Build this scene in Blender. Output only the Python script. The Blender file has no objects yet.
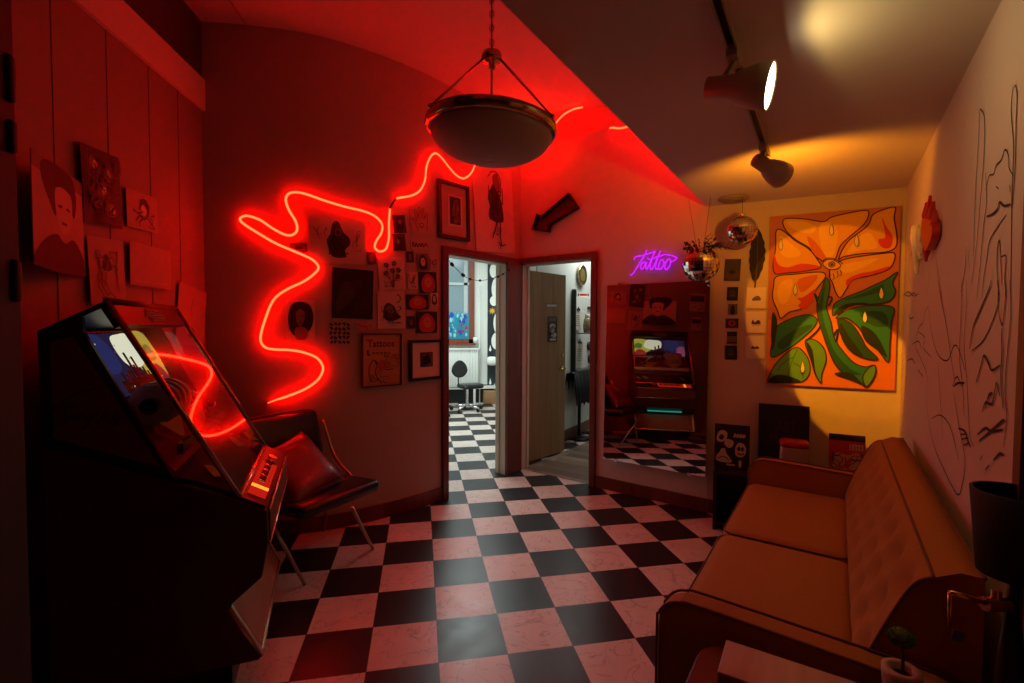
import bpy, bmesh, math, random
from mathutils import Vector, Matrix
random.seed(7)
S = bpy.context.scene
COL = S.collection
PI = math.pi

# ------------------------------------------------------------------ survey of the room (metres; floor tiles are 0.305 m)
F_PX, PITCH, ROLL, YAW = 477.537, 0.03444, 0.004856, -0.188668
CAM = Vector((-0.0744, -2.9667, 1.4711))
TILE = 0.305
MIRROR_TILT = -1.5

def ray(x, y):
    a = (x - 512) / F_PX; b = -(y - 341.5) / F_PX
    cr, sr = math.cos(ROLL), math.sin(ROLL)
    R = cr * a - sr * b; U = sr * a + cr * b
    cp, sp = math.cos(PITCH), math.sin(PITCH)
    d = cp + sp * U; wz = -sp + cp * U
    c, s = math.cos(YAW), math.sin(YAW)
    return Vector((c * R - s * d, s * R + c * d, wz))

def on_plane(x, y, q, n):
    v = ray(x, y)
    return CAM + v * (n.dot(q - CAM) / n.dot(v))

def at_z(x, y, z):
    v = ray(x, y)
    return CAM + v * ((z - CAM.z) / v.z)

class Wall:
    """vertical wall through a and b (plan points), normal n faces the room"""
    def __init__(s, a, b):
        s.a = Vector((a[0], a[1], 0)); s.b = Vector((b[0], b[1], 0))
        s.d = (s.b - s.a).normalized(); s.n = Vector((s.d.y, -s.d.x, 0)); s.L = (s.b - s.a).length
    def hit(s, x, y, off=0.0):
        return on_plane(x, y, s.a + s.n * off, s.n)
    def t(s, x, y):
        return (s.hit(x, y) - s.a).dot(s.d)
    def pt(s, t, z=0, off=0):
        return s.a + s.d * t + s.n * off + Vector((0, 0, z))
    def local(s, x, y, off=0):
        return s, off

CN = (0.91, 1.765)          # corner between the two doorways
BC = (2.16, 0.40)           # bend between mirror wall and painting wall
RC = (3.10, -0.31)          # corner of painting wall and mural wall
J0 = (0.10, 1.06)           # where the curved wall turns straight
LC = (-1.50, 0.58)          # left corner
WB = Wall(CN, BC); WC = Wall(BC, RC)
WR = Wall(RC, (RC[0] - 2.4, RC[1] - 2.4))
WL = Wall((LC[0] - .07 * 3.4, LC[1] - .9975 * 3.4), LC)
WA2 = Wall(J0, CN)
curve_pts = [(-1.80, .60), LC, (-1.2, .56), (-.84, .578), (-.55, .665), (-.28, .795), (-.05, .94), J0, (.26, 1.20)]

def catmull(P, n, closed=False):
    out = []; m = len(P)
    rng = range(m) if closed else range(1, m - 2)
    for i in rng:
        p0, p1, p2, p3 = (Vector(P[(i + k - 1) % m]) for k in range(4))
        for k in range(n):
            t = k / n
            out.append(.5 * ((2 * p1) + (p2 - p0) * t + (2 * p0 - 5 * p1 + 4 * p2 - p3) * t * t + (3 * p1 - p0 - 3 * p2 + p3) * t ** 3))
    if not closed: out.append(Vector(P[m - 2]))
    return out
def smooth(P, n=6, closed=False):
    P = [tuple(p) for p in P]
    if closed: return catmull(P, n, True)
    if len(P) < 3: return [Vector(p) for p in P]
    a = 2 * Vector(P[0]) - Vector(P[1]); b = 2 * Vector(P[-1]) - Vector(P[-2])
    return catmull([tuple(a)] + P + [tuple(b)], n)
CURVE = catmull(curve_pts, 10)
ASEG = [Wall(CURVE[i], CURVE[i + 1]) for i in range(len(CURVE) - 1)] + [WA2]

def wall_a(x, y):
    """curved wall: (hit point, smooth outward normal)"""
    for i, w in enumerate(ASEG):
        p = w.hit(x, y); t = (p - w.a).dot(w.d)
        if -1e-6 <= t <= w.L + 1e-6 and (p - CAM).dot(ray(x, y)) > 0:
            n = w.n.copy(); f = t / w.L
            if f > .5 and i + 1 < len(ASEG): n = w.n.lerp(ASEG[i + 1].n, f - .5)
            elif f <= .5 and i > 0: n = ASEG[i - 1].n.lerp(w.n, f + .5)
            return p, n.normalized()
    return WA2.hit(x, y), WA2.n.copy()

# ------------------------------------------------------------------ materials
MATS = {}
def mat(name, col, rough=.6, metal=0, noise=.12, scale=18, emit=None, estr=0, spec=.5, trans=0, coat=0, bump=0, ior=1.45):
    if name in MATS: return MATS[name]
    m = bpy.data.materials.new(name); m.use_nodes = True
    nt = m.node_tree; b = nt.nodes['Principled BSDF']
    b.inputs['Roughness'].default_value = rough; b.inputs['Metallic'].default_value = metal
    b.inputs['Specular IOR Level'].default_value = spec
    b.inputs['Transmission Weight'].default_value = trans
    b.inputs['IOR'].default_value = ior
    b.inputs['Coat Weight'].default_value = coat
    if noise > 0:
        tc = nt.nodes.new('ShaderNodeTexCoord'); nz = nt.nodes.new('ShaderNodeTexNoise')
        nz.inputs['Scale'].default_value = scale; nz.inputs['Detail'].default_value = 5
        mr = nt.nodes.new('ShaderNodeMapRange'); mr.inputs['To Min'].default_value = 1 - noise; mr.inputs['To Max'].default_value = 1 + noise
        mx = nt.nodes.new('ShaderNodeVectorMath'); mx.operation = 'SCALE'; mx.inputs[0].default_value = col[:3]
        nt.links.new(tc.outputs['Object'], nz.inputs['Vector']); nt.links.new(nz.outputs['Fac'], mr.inputs['Value'])
        nt.links.new(mr.outputs[0], mx.inputs['Scale']); nt.links.new(mx.outputs[0], b.inputs['Base Color'])
        if bump:
            bp = nt.nodes.new('ShaderNodeBump'); bp.inputs['Strength'].default_value = bump; bp.inputs['Distance'].default_value = .01
            nt.links.new(nz.outputs['Fac'], bp.inputs['Height']); nt.links.new(bp.outputs[0], b.inputs['Normal'])
    else:
        b.inputs['Base Color'].default_value = (*col[:3], 1)
    if emit:
        b.inputs['Emission Color'].default_value = (*emit, 1); b.inputs['Emission Strength'].default_value = estr
    MATS[name] = m
    return m

def wood(name, c1, c2, scale=6, rough=.45, stretch=(1, 1, .06)):
    if name in MATS: return MATS[name]
    m = bpy.data.materials.new(name); m.use_nodes = True; nt = m.node_tree; b = nt.nodes['Principled BSDF']
    tc = nt.nodes.new('ShaderNodeTexCoord'); mp = nt.nodes.new('ShaderNodeMapping'); mp.inputs['Scale'].default_value = stretch
    nz = nt.nodes.new('ShaderNodeTexNoise'); nz.inputs['Scale'].default_value = scale * 6; nz.inputs['Detail'].default_value = 8; nz.inputs['Distortion'].default_value = .6
    cr = nt.nodes.new('ShaderNodeValToRGB'); cr.color_ramp.elements[0].position = .3; cr.color_ramp.elements[1].position = .72
    cr.color_ramp.elements[0].color = (*c1, 1); cr.color_ramp.elements[1].color = (*c2, 1)
    nt.links.new(tc.outputs['Object'], mp.inputs['Vector']); nt.links.new(mp.outputs[0], nz.inputs['Vector'])
    nt.links.new(nz.outputs['Fac'], cr.inputs['Fac']); nt.links.new(cr.outputs[0], b.inputs['Base Color'])
    b.inputs['Roughness'].default_value = rough
    MATS[name] = m
    return m

def emis(name, col, strength, seen_back=True):
    if name in MATS: return MATS[name]
    m = bpy.data.materials.new(name); m.use_nodes = True; nt = m.node_tree
    nt.nodes.remove(nt.nodes['Principled BSDF'])
    e = nt.nodes.new('ShaderNodeEmission'); e.inputs[0].default_value = (*col, 1); e.inputs[1].default_value = strength
    nt.links.new(e.outputs[0], nt.nodes['Material Output'].inputs[0])
    MATS[name] = m
    return m

def tile_mat():
    m = bpy.data.materials.new('checker_tiles'); m.use_nodes = True; nt = m.node_tree; b = nt.nodes['Principled BSDF']
    L = nt.links.new; N = nt.nodes.new
    tc = N('ShaderNodeTexCoord'); ck = N('ShaderNodeTexChecker'); ck.inputs['Scale'].default_value = 1 / TILE
    mp = N('ShaderNodeMapping'); mp.inputs['Location'].default_value = (0, 0, .1)
    L(tc.outputs['Object'], mp.inputs[0]); L(mp.outputs[0], ck.inputs['Vector'])
    # veins in the light tiles
    nz = N('ShaderNodeTexNoise'); nz.inputs['Scale'].default_value = 5; nz.inputs['Detail'].default_value = 9; nz.inputs['Distortion'].default_value = 1.8
    L(tc.outputs['Object'], nz.inputs['Vector'])
    sb = N('ShaderNodeMath'); sb.operation = 'SUBTRACT'; sb.inputs[1].default_value = .5; L(nz.outputs['Fac'], sb.inputs[0])
    ab = N('ShaderNodeMath'); ab.operation = 'ABSOLUTE'; L(sb.outputs[0], ab.inputs[0])
    mr = N('ShaderNodeMapRange'); mr.inputs['From Max'].default_value = .018; mr.inputs['To Min'].default_value = .62; mr.inputs['To Max'].default_value = 1; L(ab.outputs[0], mr.inputs['Value'])
    nz2 = N('ShaderNodeTexNoise'); nz2.inputs['Scale'].default_value = 9; nz2.inputs['Detail'].default_value = 4; L(tc.outputs['Object'], nz2.inputs['Vector'])
    mr2 = N('ShaderNodeMapRange'); mr2.inputs['To Min'].default_value = .85; mr2.inputs['To Max'].default_value = 1.1; L(nz2.outputs['Fac'], mr2.inputs['Value'])
    mu = N('ShaderNodeMath'); mu.operation = 'MULTIPLY'; L(mr.outputs[0], mu.inputs[0]); L(mr2.outputs[0], mu.inputs[1])
    li = N('ShaderNodeVectorMath'); li.operation = 'SCALE'; li.inputs[0].default_value = (.66, .55, .50); L(mu.outputs[0], li.inputs['Scale'])
    dk = N('ShaderNodeVectorMath'); dk.operation = 'SCALE'; dk.inputs[0].default_value = (.014, .015, .018); L(mr2.outputs[0], dk.inputs['Scale'])
    mx = N('ShaderNodeMix'); mx.data_type = 'RGBA'
    L(ck.outputs['Fac'], mx.inputs[0]); L(li.outputs[0], mx.inputs[6]); L(dk.outputs[0], mx.inputs[7])
    # grout
    sx = N('ShaderNodeSeparateXYZ'); L(tc.outputs['Object'], sx.inputs[0])
    gs = []
    for ax in (0, 1):
        d = N('ShaderNodeMath'); d.operation = 'DIVIDE'; d.inputs[1].default_value = TILE; L(sx.outputs[ax], d.inputs[0])
        f = N('ShaderNodeMath'); f.operation = 'PINGPONG'; f.inputs[1].default_value = .5; L(d.outputs[0], f.inputs[0])
        g = N('ShaderNodeMath'); g.operation = 'LESS_THAN'; g.inputs[1].default_value = .006; L(f.outputs[0], g.inputs[0]); gs.append(g)
    ga = N('ShaderNodeMath'); ga.operation = 'MAXIMUM'; L(gs[0].outputs[0], ga.inputs[0]); L(gs[1].outputs[0], ga.inputs[1])
    m2 = N('ShaderNodeMix'); m2.data_type = 'RGBA'; L(ga.outputs[0], m2.inputs[0]); L(mx.outputs[2], m2.inputs[6]); m2.inputs[7].default_value = (.05, .04, .04, 1)
    L(m2.outputs[2], b.inputs['Base Color'])
    mrr = N('ShaderNodeMapRange'); mrr.inputs['To Min'].default_value = .26; mrr.inputs['To Max'].default_value = .42; L(nz2.outputs['Fac'], mrr.inputs['Value']); L(mrr.outputs[0], b.inputs['Roughness'])
    b.inputs['Specular IOR Level'].default_value = .45
    return m

def plank_mat():
    m = bpy.data.materials.new('grey_planks'); m.use_nodes = True; nt = m.node_tree; b = nt.nodes['Principled BSDF']
    L = nt.links.new; N = nt.nodes.new
    tc = N('ShaderNodeTexCoord'); mp = N('ShaderNodeMapping'); mp.inputs['Rotation'].default_value = (0, 0, R45)
    br = N('ShaderNodeTexBrick'); br.inputs['Scale'].default_value = 1; br.inputs['Brick Width'].default_value = .9; br.inputs['Row Height'].default_value = .13; br.inputs['Mortar Size'].default_value = .003
    br.inputs['Color1'].default_value = (.10, .06, .04, 1); br.inputs['Color2'].default_value = (.36, .27, .20, 1); br.inputs['Mortar'].default_value = (.03, .02, .015, 1)
    L(tc.outputs['Object'], mp.inputs[0]); L(mp.outputs[0], br.inputs['Vector']); L(br.outputs['Color'], b.inputs['Base Color']); b.inputs['Roughness'].default_value = .4
    return m
R45 = math.radians(45)

PAINT = mat('wall_paint', (.62, .52, .47), .7, noise=.05, scale=3)
CEIL = mat('ceiling_paint', (.60, .52, .46), .75, noise=.04, scale=2)
FRAMEW = wood('red_brown_wood', (.10, .018, .010), (.19, .038, .02), 4, .4)
CREAM = mat('cream_paint', (.62, .57, .47), .5, noise=.05)
BLACK = mat('black_plastic', (.012, .012, .013), .35, noise=.1)
BLKMET = mat('black_metal', (.02, .02, .022), .35, .6)
CHROME = mat('chrome', (.72, .72, .72), .16, 1, noise=.06)
GREYMET = mat('grey_metal', (.35, .34, .33), .35, .9)
WHITE = mat('white_paint', (.75, .76, .73), .5, noise=.04)
BRASS = mat('brass', (.62, .42, .16), .25, 1, noise=.15)
GLASS = mat('clear_glass', (1, 1, 1), .02, trans=1, noise=0)

# ------------------------------------------------------------------ mesh builder
class MB:
    def __init__(s): s.v = []; s.f = []; s.m = []; s.mats = []; s.sm = []
    def mi(s, m):
        if m not in s.mats: s.mats.append(m)
        return s.mats.index(m)
    def add(s, vs, fs, m, smooth=False):
        o = len(s.v); s.v += [Vector(v) for v in vs]; k = s.mi(m)
        for f in fs: s.f.append([i + o for i in f]); s.m.append(k); s.sm.append(smooth)
        return s
    def box(s, c, size, m, M=None):
        x, y, z = (q / 2 for q in size); M = M or Matrix()
        vs = [M @ (Vector(c) + Vector((a * x, b * y, d * z))) for a in (-1, 1) for b in (-1, 1) for d in (-1, 1)]
        return s.add(vs, [(0, 1, 3, 2), (4, 6, 7, 5), (0, 4, 5, 1), (2, 3, 7, 6), (0, 2, 6, 4), (1, 5, 7, 3)], m)
    def rbox(s, c, size, r, m, M=None, seg=3, sm=True):
        bm = bmesh.new(); bmesh.ops.create_cube(bm, size=1)
        for v in bm.verts: v.co = Vector((v.co.x * size[0], v.co.y * size[1], v.co.z * size[2]))
        bmesh.ops.bevel(bm, geom=bm.edges[:], offset=r, segments=seg, profile=.5, affect='EDGES')
        return s.bm(bm, m, (M or Matrix()) @ Matrix.Translation(Vector(c)), sm)
    def bm(s, bm, m, M=None, sm=True):
        M = M or Matrix(); bm.verts.index_update()
        s.add([M @ v.co for v in bm.verts], [[v.index for v in f.verts] for f in bm.faces], m, sm); bm.free(); return s
    def sphere(s, c, r, m, M=None, u=20, v=12, sc=(1, 1, 1), sm=True):
        bm = bmesh.new(); bmesh.ops.create_uvsphere(bm, u_segments=u, v_segments=v, radius=r)
        for q in bm.verts: q.co = Vector((q.co.x * sc[0], q.co.y * sc[1], q.co.z * sc[2])) + Vector(c)
        return s.bm(bm, m, M, sm)
    def lathe(s, prof, m, M=None, n=32, sm=True):
        M = M or Matrix(); vs = []; fs = []
        for (r, z) in prof:
            for k in range(n):
                a = 2 * PI * k / n; vs.append(M @ Vector((r * math.cos(a), r * math.sin(a), z)))
        for i in range(len(prof) - 1):
            for k in range(n):
                k2 = (k + 1) % n; fs.append((i * n + k, i * n + k2, (i + 1) * n + k2, (i + 1) * n + k))
        return s.add(vs, fs, m, sm)
    def cyl(s, a, b, r, m, r2=None, n=16, cap=True):
        a = Vector(a); b = Vector(b); q = (b - a).to_track_quat('Z', 'Y').to_matrix().to_4x4(); M = Matrix.Translation(a) @ q; h = (b - a).length
        r2 = r if r2 is None else r2
        s.lathe([(r, 0), (r2, h)], m, M, n)
        if cap:
            for rr, z, flip in ((r, 0, 1), (r2, h, 0)):
                vs = [M @ Vector((rr * math.cos(2 * PI * k / n), rr * math.sin(2 * PI * k / n), z)) for k in range(n)]
                f = list(range(n)); s.add(vs, [f[::-1] if flip else f], m)
        return s
    def tube(s, path, r, m, n=8, closed=False, cap=True):
        P = [Vector(p) for p in path]; N = len(P); vs = []; fs = []; ref = None
        for i, p in enumerate(P):
            t = (P[(i + 1) % N] - P[i - 1]) if closed else (P[min(i + 1, N - 1)] - P[max(i - 1, 0)])
            t.normalize()
            if ref is None:
                ref = t.orthogonal().normalized()
            ref = (ref - t * ref.dot(t)).normalized(); b = t.cross(ref)
            rr = r[i] if isinstance(r, (list, tuple)) else r
            for k in range(n):
                a = 2 * PI * k / n; vs.append(p + ref * rr * math.cos(a) + b * rr * math.sin(a))
        for i in range(N if closed else N - 1):
            j = (i + 1) % N
            for k in range(n):
                k2 = (k + 1) % n; fs.append((i * n + k, i * n + k2, j * n + k2, j * n + k))
        if cap and not closed:
            fs.append(list(range(n))[::-1]); fs.append([(N - 1) * n + k for k in range(n)])
        return s.add(vs, fs, m, True)
    def prism(s, poly, z0, z1, m, M=None):
        """extrude a plan polygon (x,y) from z0 to z1"""
        M = M or Matrix(); n = len(poly)
        ar = sum(poly[i][0] * poly[(i + 1) % n][1] - poly[(i + 1) % n][0] * poly[i][1] for i in range(n))
        if ar < 0: poly = poly[::-1]
        vs = [M @ Vector((p[0], p[1], z0)) for p in poly] + [M @ Vector((p[0], p[1], z1)) for p in poly]
        fs = [list(range(n))[::-1], list(range(n, 2 * n))] + [(i, (i + 1) % n, n + (i + 1) % n, n + i) for i in range(n)]
        return s.add(vs, fs, m)
    def build(s, name, parent=None, M=None, bevel=0):
        me = bpy.data.meshes.new(name); me.from_pydata([tuple(v) for v in s.v], [], s.f); me.update()
        for m in s.mats: me.materials.append(m)
        for p, k, q in zip(me.polygons, s.m, s.sm): p.material_index = k; p.use_smooth = q
        o = bpy.data.objects.new(name, me); COL.objects.link(o)
        if M is not None: o.matrix_world = M
        if parent: o.parent = parent
        if bevel:
            md = o.modifiers.new('bevel', 'BEVEL'); md.width = bevel; md.segments = 2; md.limit_method = 'ANGLE'
        return o

def tag(o, label, cat, group=None):
    o['label'] = label; o['category'] = cat
    if group: o['group'] = group
    return o
def thing(name, label, cat, M=None, group=None):
    o = bpy.data.objects.new(name, None); COL.objects.link(o); o.empty_display_size = .1
    if M is not None: o.matrix_world = M
    return tag(o, label, cat, group)
def struct(mb, name, parent=None):
    o = mb.build(name, parent); o['kind'] = 'structure'; return o
def T(x, y=0, z=0):
    return Matrix.Translation(Vector((x, y, z)) if not isinstance(x, Vector) else x)
def basis(o, x, y, z):
    M = Matrix((x, y, z)).transposed().to_4x4(); M.translation = o; return M

exec_parts = []
# ------------------------------------------------------------------ structure
def strip(mb, pts, z0, z1, th, m):
    """wall ribbon along plan points; the room side is on the right of travel"""
    P = [Vector((p[0], p[1])) for p in pts]; n = len(P); fr = []; bk = []
    for i, p in enumerate(P):
        t = (P[min(i + 1, n - 1)] - P[max(i - 1, 0)]).normalized(); q = Vector((t.y, -t.x))
        fr.append(p); bk.append(p - q * th)
    vs = []
    for z in (z0, z1):
        vs += [(p.x, p.y, z) for p in fr] + [(p.x, p.y, z) for p in bk]
    o = 2 * n; fs = []
    for i in range(n - 1):
        fs += [(i, i + 1, o + i + 1, o + i), (n + i + 1, n + i, o + n + i, o + n + i + 1), (o + i, o + i + 1, o + n + i + 1, o + n + i), (i + 1, i, n + i, n + i + 1)]
    fs += [(n, 0, o, o + n), (n - 1, 2 * n - 1, o + 2 * n - 1, o + n - 1)]
    mb.add(vs, fs, m)

ZH, ZL, ZB = 3.46, 2.40, 3.20
# curved neon wall with doorway 1
ta0, ta1, HA = WA2.t(445.5, 400), WA2.t(506, 400), 2.075
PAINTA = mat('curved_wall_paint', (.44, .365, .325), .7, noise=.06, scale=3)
mb = MB(); strip(mb, [tuple(p)[:2] for p in CURVE[:-1]] + [WA2.pt(0)[:2], WA2.pt(ta0)[:2]] , 0, ZH, .12, PAINTA)
strip(mb, [WA2.pt(ta0)[:2], WA2.pt(ta1)[:2]], HA, ZH, .12, PAINTA); strip(mb, [WA2.pt(ta1)[:2], WA2.pt(WA2.L)[:2]], 0, ZH, .12, PAINTA)
struct(mb, 'wall_back_left')
# mirror wall with doorway 2, a ledge and a recess over it
tb0, tb1, HB = WB.t(521, 400), WB.t(592, 400), 2.085
mb = MB()
strip(mb, [WB.pt(0)[:2], WB.pt(tb0)[:2]], 0, ZB, .12, PAINT); strip(mb, [WB.pt(tb0)[:2], WB.pt(tb1)[:2]], HB, ZB, .12, PAINT)
strip(mb, [WB.pt(tb1)[:2], WB.pt(WB.L)[:2]], 0, ZB, .12, PAINT)
strip(mb, [WB.pt(-.1, 0, -.10)[:2], WB.pt(WB.L + .1, 0, -.10)[:2]], ZB - .001, ZH, .05, PAINT)
struct(mb, 'wall_back')
mb = MB(); strip(mb, [WC.pt(-.02)[:2], WC.pt(WC.L + .1)[:2]], 0, ZL + .02, .12, PAINT); struct(mb, 'wall_back_right')
mb = MB(); strip(mb, [WR.pt(-.1)[:2], WR.pt(3.4)[:2]], 0, ZL + .02, .12, PAINT); struct(mb, 'wall_right')
# left wall: boarded lower part with a rail, plain above
mb = MB(); strip(mb, [WL.pt(0)[:2], WL.pt(WL.L)[:2]], 0, ZH, .12, mat('board_paint', (.27, .19, .165), .65, noise=.06, scale=4))
seam = mat('seam_gap', (.14, .11, .10), .8)
for y in (-.62, -.30, .02, .30):
    t = (Vector((LC[0], y, 0)) - WL.a).dot(WL.d); mb.box((0, 0, 1.44), (.0035, .003, 2.88), seam, basis(WL.pt(t, 0, .0012), WL.d, WL.n, Vector((0, 0, 1))))
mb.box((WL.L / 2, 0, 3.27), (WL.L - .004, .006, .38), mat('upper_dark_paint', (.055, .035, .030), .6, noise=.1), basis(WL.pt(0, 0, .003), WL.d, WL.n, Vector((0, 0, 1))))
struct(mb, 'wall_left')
mb = MB(); mb.box((WL.L / 2, 0, 2.98), (WL.L - .004, .024, .20), PAINT, basis(WL.pt(0, 0, .014), WL.d, WL.n, Vector((0, 0, 1)))); struct(mb, 'trim_rail')
# floors
TM = tile_mat()
mb = MB(); mb.add([(-4, -6, 0), (6, -6, 0), (6, 7, 0), (-4, 7, 0)], [(0, 1, 2, 3)], TM); struct(mb, 'floor')
PM = plank_mat()
e = Vector((0, 0, .004))
q = [WB.pt(.02, 0, -.015) + e, WB.pt(2.6, 0, -.015) + e, WB.pt(2.6, 0, -3.2) + e, WB.pt(.02, 0, -3.2) + e]
mb = MB(); mb.add(q, [(0, 3, 2, 1)], PM); struct(mb, 'floor_back')
# ceilings
sd = Vector((.697, .717, 0)).normalized(); s0 = Vector((.149, -1.586, 0))
sA = s0 + sd * 2.80; sB = s0 - sd * 2.75
mb = MB()
mb.prism([(-2.2, -4.2), tuple(sB[:2]), tuple(sA[:2]), (2.5, .9), (1.3, 2.2), (-2.2, 2.2)], ZH, ZH + .08, CEIL)
struct(mb, 'ceiling')
mb = MB()
mb.prism([tuple(sB[:2]), tuple(sA[:2]), (2.35, .40), (3.3, -.31), (3.3, -.45), (.55, -3.25), (-.3, -4.2), (-1.9, -4.2)], ZL, ZL + .05, CEIL)
strip(mb, [tuple(sA[:2]), tuple(sB[:2])], ZL + .05, ZH + .05, .05, CEIL)
struct(mb, 'ceiling_lower')
# door frames (trim) and jambs
def door_trim(W, t0, t1, H, name, wl, wr):
    mb = MB(); Z = Vector((0, 0, 1)); B = basis(W.a, W.d, W.n, Z)
    mb.box((t0 - wl / 2 + .012, .012, H / 2), (wl, .034, H), FRAMEW, B); mb.box((t1 + wr / 2 - .012, .012, H / 2), (wr, .034, H), FRAMEW, B)
    mb.box(((t0 + t1 - wl + wr) / 2, .012, H + .024), (t1 - t0 + wl + wr - .024, .036, .052), FRAMEW, B)
    # jamb lining
    mb.box((t0 + .008, -.06, H / 2), (.016, .125, H), CREAM, B); mb.box((t1 - .008, -.06, H / 2), (.016, .125, H), CREAM, B)
    mb.box(((t0 + t1) / 2, -.06, H - .008), (t1 - t0, .125, .016), CREAM, B)
    mb.box((t0 + .02, -.085, H / 2), (.012, .03, H), CREAM, B); mb.box((t1 - .02, -.085, H / 2), (.012, .03, H), CREAM, B)
    return struct(mb, name)
door_trim(WA2, ta0, ta1, HA, 'trim_1', .062, WA2.L - ta1 + .008)
door_trim(WB, tb0, tb1, HB, 'trim_2', tb0 + .010, .055)
# baseboards
mb = MB(); P = [tuple(p)[:2] for p in CURVE[9:-1]] + [WA2.pt(0)[:2], WA2.pt(ta0 - .05)[:2]]
off = []
for i, p in enumerate(P):
    a = Vector(P[max(i - 1, 0)]); b = Vector(P[min(i + 1, len(P) - 1)]); t = (b - a).normalized(); off.append(Vector(p) + Vector((t.y, -t.x)) * .018)
strip(mb, off, 0, .105, .016, FRAMEW); struct(mb, 'baseboard_left')
mb = MB(); strip(mb, [WB.pt(tb1 + .045, 0, .018)[:2], WB.pt(WB.L, 0, .018)[:2]], 0, .105, .016, FRAMEW); strip(mb, [WC.pt(0, 0, .018)[:2], WC.pt(WC.L - .02, 0, .018)[:2]], 0, .105, .016, FRAMEW); struct(mb, 'baseboard_back')
# near jambs of the shop front at both picture edges
fj = Vector((-.915, -1.775, 0)); mb = MB(); B = basis(fj, Vector((-1, -.06, 0)).normalized(), Vector((.06, -1, 0)).normalized(), Vector((0, 0, 1)))
DKW = wood('dark_stained_wood', (.005, .002, .002), (.010, .004, .003), 4, .6)
mb.box((.38, .06, ZH / 2), (.74, .10, ZH), DKW, B); mb.box((.02, .05, ZH / 2), (.035, .13, ZH), DKW, B)
for z, l in ((1.98, .10), (1.86, .07), (1.56, .09)): mb.rbox((.006, .0, z), (.028, .02, l), .008, DKW, B)
struct(mb, 'trim_3')
mb = MB(); B = basis(WR.pt(2.64), WR.d, WR.n, Vector((0, 0, 1))); mb.box((.11, .012, 1.2), (.22, .03, 2.4), wood('brown_wood', (.11, .04, .014), (.2, .08, .03), 4), B); mb.box((.03, .022, 1.2), (.05, .035, 2.4), MATS['brown_wood'], B); struct(mb, 'trim_4')

# ------------------------------------------------------------------ back room 1 (tattoo room)
FY = 6.02
R1W = mat('room_white', (.78, .80, .76), .6, noise=.03)
mb = MB(); mb.box((.2, FY + .06, 1.6), (4.4, .12, 3.2), R1W); struct(mb, 'wall_room_far')
mb = MB(); mb.box((-2.06, 3.6, 1.6), (.12, 5.0, 3.2), R1W); struct(mb, 'wall_room_left')
mb = MB(); strip(mb, [(2.62, 5.95), (1.9, 3.3), (.96, 2.0)], 0, 3.2, .05, R1W); struct(mb, 'wall_room_right')
mb = MB(); mb.prism([(-2.1, .75), (-1.5, .72), (-.3, 1.0), (.05, 1.22), (.75, 1.86), (1.2, 2.15), (2.05, 3.3), (2.7, 6.05), (-2.1, 6.05)], 3.0, 3.05, R1W); struct(mb, 'ceiling_room')
WF = Wall((-2, FY), (2.4, FY))
# window with red-brown frame
RB = wood('window_wood', (.16, .03, .015), (.26, .06, .03), 4, .4)
PANE = mat('dusk_pane', (.22, .30, .34), .15, noise=.05, scale=3)
def wfpt(x, y, off=.0): return WF.hit(x, y, off)
a = wfpt(474, 343); xr = a.x; zs = a.z; xl = xr - 1.15; zt = 2.92
fr = MB()
fw = .10
for (cx, cz, sx, sz) in ((xr - fw / 2, (zs + zt) / 2, fw, zt - zs), (xl + fw / 2, (zs + zt) / 2, fw, zt - zs), ((xl + xr) / 2, zs + fw * .35, xr - xl, fw * .7), ((xl + xr) / 2, zt - fw / 2, xr - xl, fw)):
    fr.box((cx, FY - .03, cz), (sx, .06, sz), RB)
fr.box(((xl + xr) / 2, FY - .05, zs - .02), (xr - xl + .04, .12, .035), RB)
w1 = struct(fr, 'window_1')
mb = MB(); mb.box(((xl + xr) / 2, FY - .008, (zs + zt) / 2), (xr - xl - .1, .008, zt - zs - .1), PANE); mb.build('pane', w1)
mb = MB(); zz = wfpt(458, 284).z; mb.box(((xl + xr) / 2, FY - .02, zz), (xr - xl - .12, .03, .05), mat('pale_bar', (.45, .5, .5), .5)); mb.box((xr - fw - .06, FY - .02, (zs + zt) / 2), (.07, .03, zt - zs - .1), MATS['pale_bar']); mb.build('glazing_bar', w1)
# stained glass panel leaning in the window
p0, p1 = wfpt(447, 339), wfpt(468, 315)
mb = MB(); w = xr - fw - p0.x + .25; h = p1.z - p0.z; x0 = xr - fw - w
mb.box((x0 + w / 2, FY - .052, p0.z + h / 2), (w, .012, h), mat('glass_teal', (.02, .22, .33), .3))
cols = [mat('glass_blue', (.02, .07, .40), .3), mat('glass_red', (.42, .015, .06), .3), mat('glass_pale', (.30, .55, .62), .3), mat('glass_sky', (.03, .33, .45), .3)]
for i in range(70):
    cx = x0 + .03 + random.random() * (w - .06); cz = p0.z + .03 + random.random() * (h - .03); r = .015 + random.random() * .03; n = random.choice((5, 6, 7)); k = random.random() * 6
    c = cols[1] if (cx > x0 + w * .62 and .3 < (cz - p0.z) / h < .75 and random.random() < .6) else random.choice(cols[:1] + cols[2:])
    mb.add([(cx + r * math.cos(k + 2 * PI * j / n) * random.uniform(.6, 1), FY - .0585 - i * .0001, cz + 1.3 * r * math.sin(k + 2 * PI * j / n)) for j in range(n)], [list(range(n))], c)
for i in range(9):
    cx = x0 + .04 + i * (w - .08) / 8; mb.sphere((cx, FY - .052, p0.z + h), .035, MATS['glass_sky'], u=8, v=6, sc=(1, .25, 1 + .5 * random.random()))
tag(mb.build('stained_glass_panel'), 'blue and red stained glass flower panel on the window sill of the far room', 'stained glass')
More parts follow.
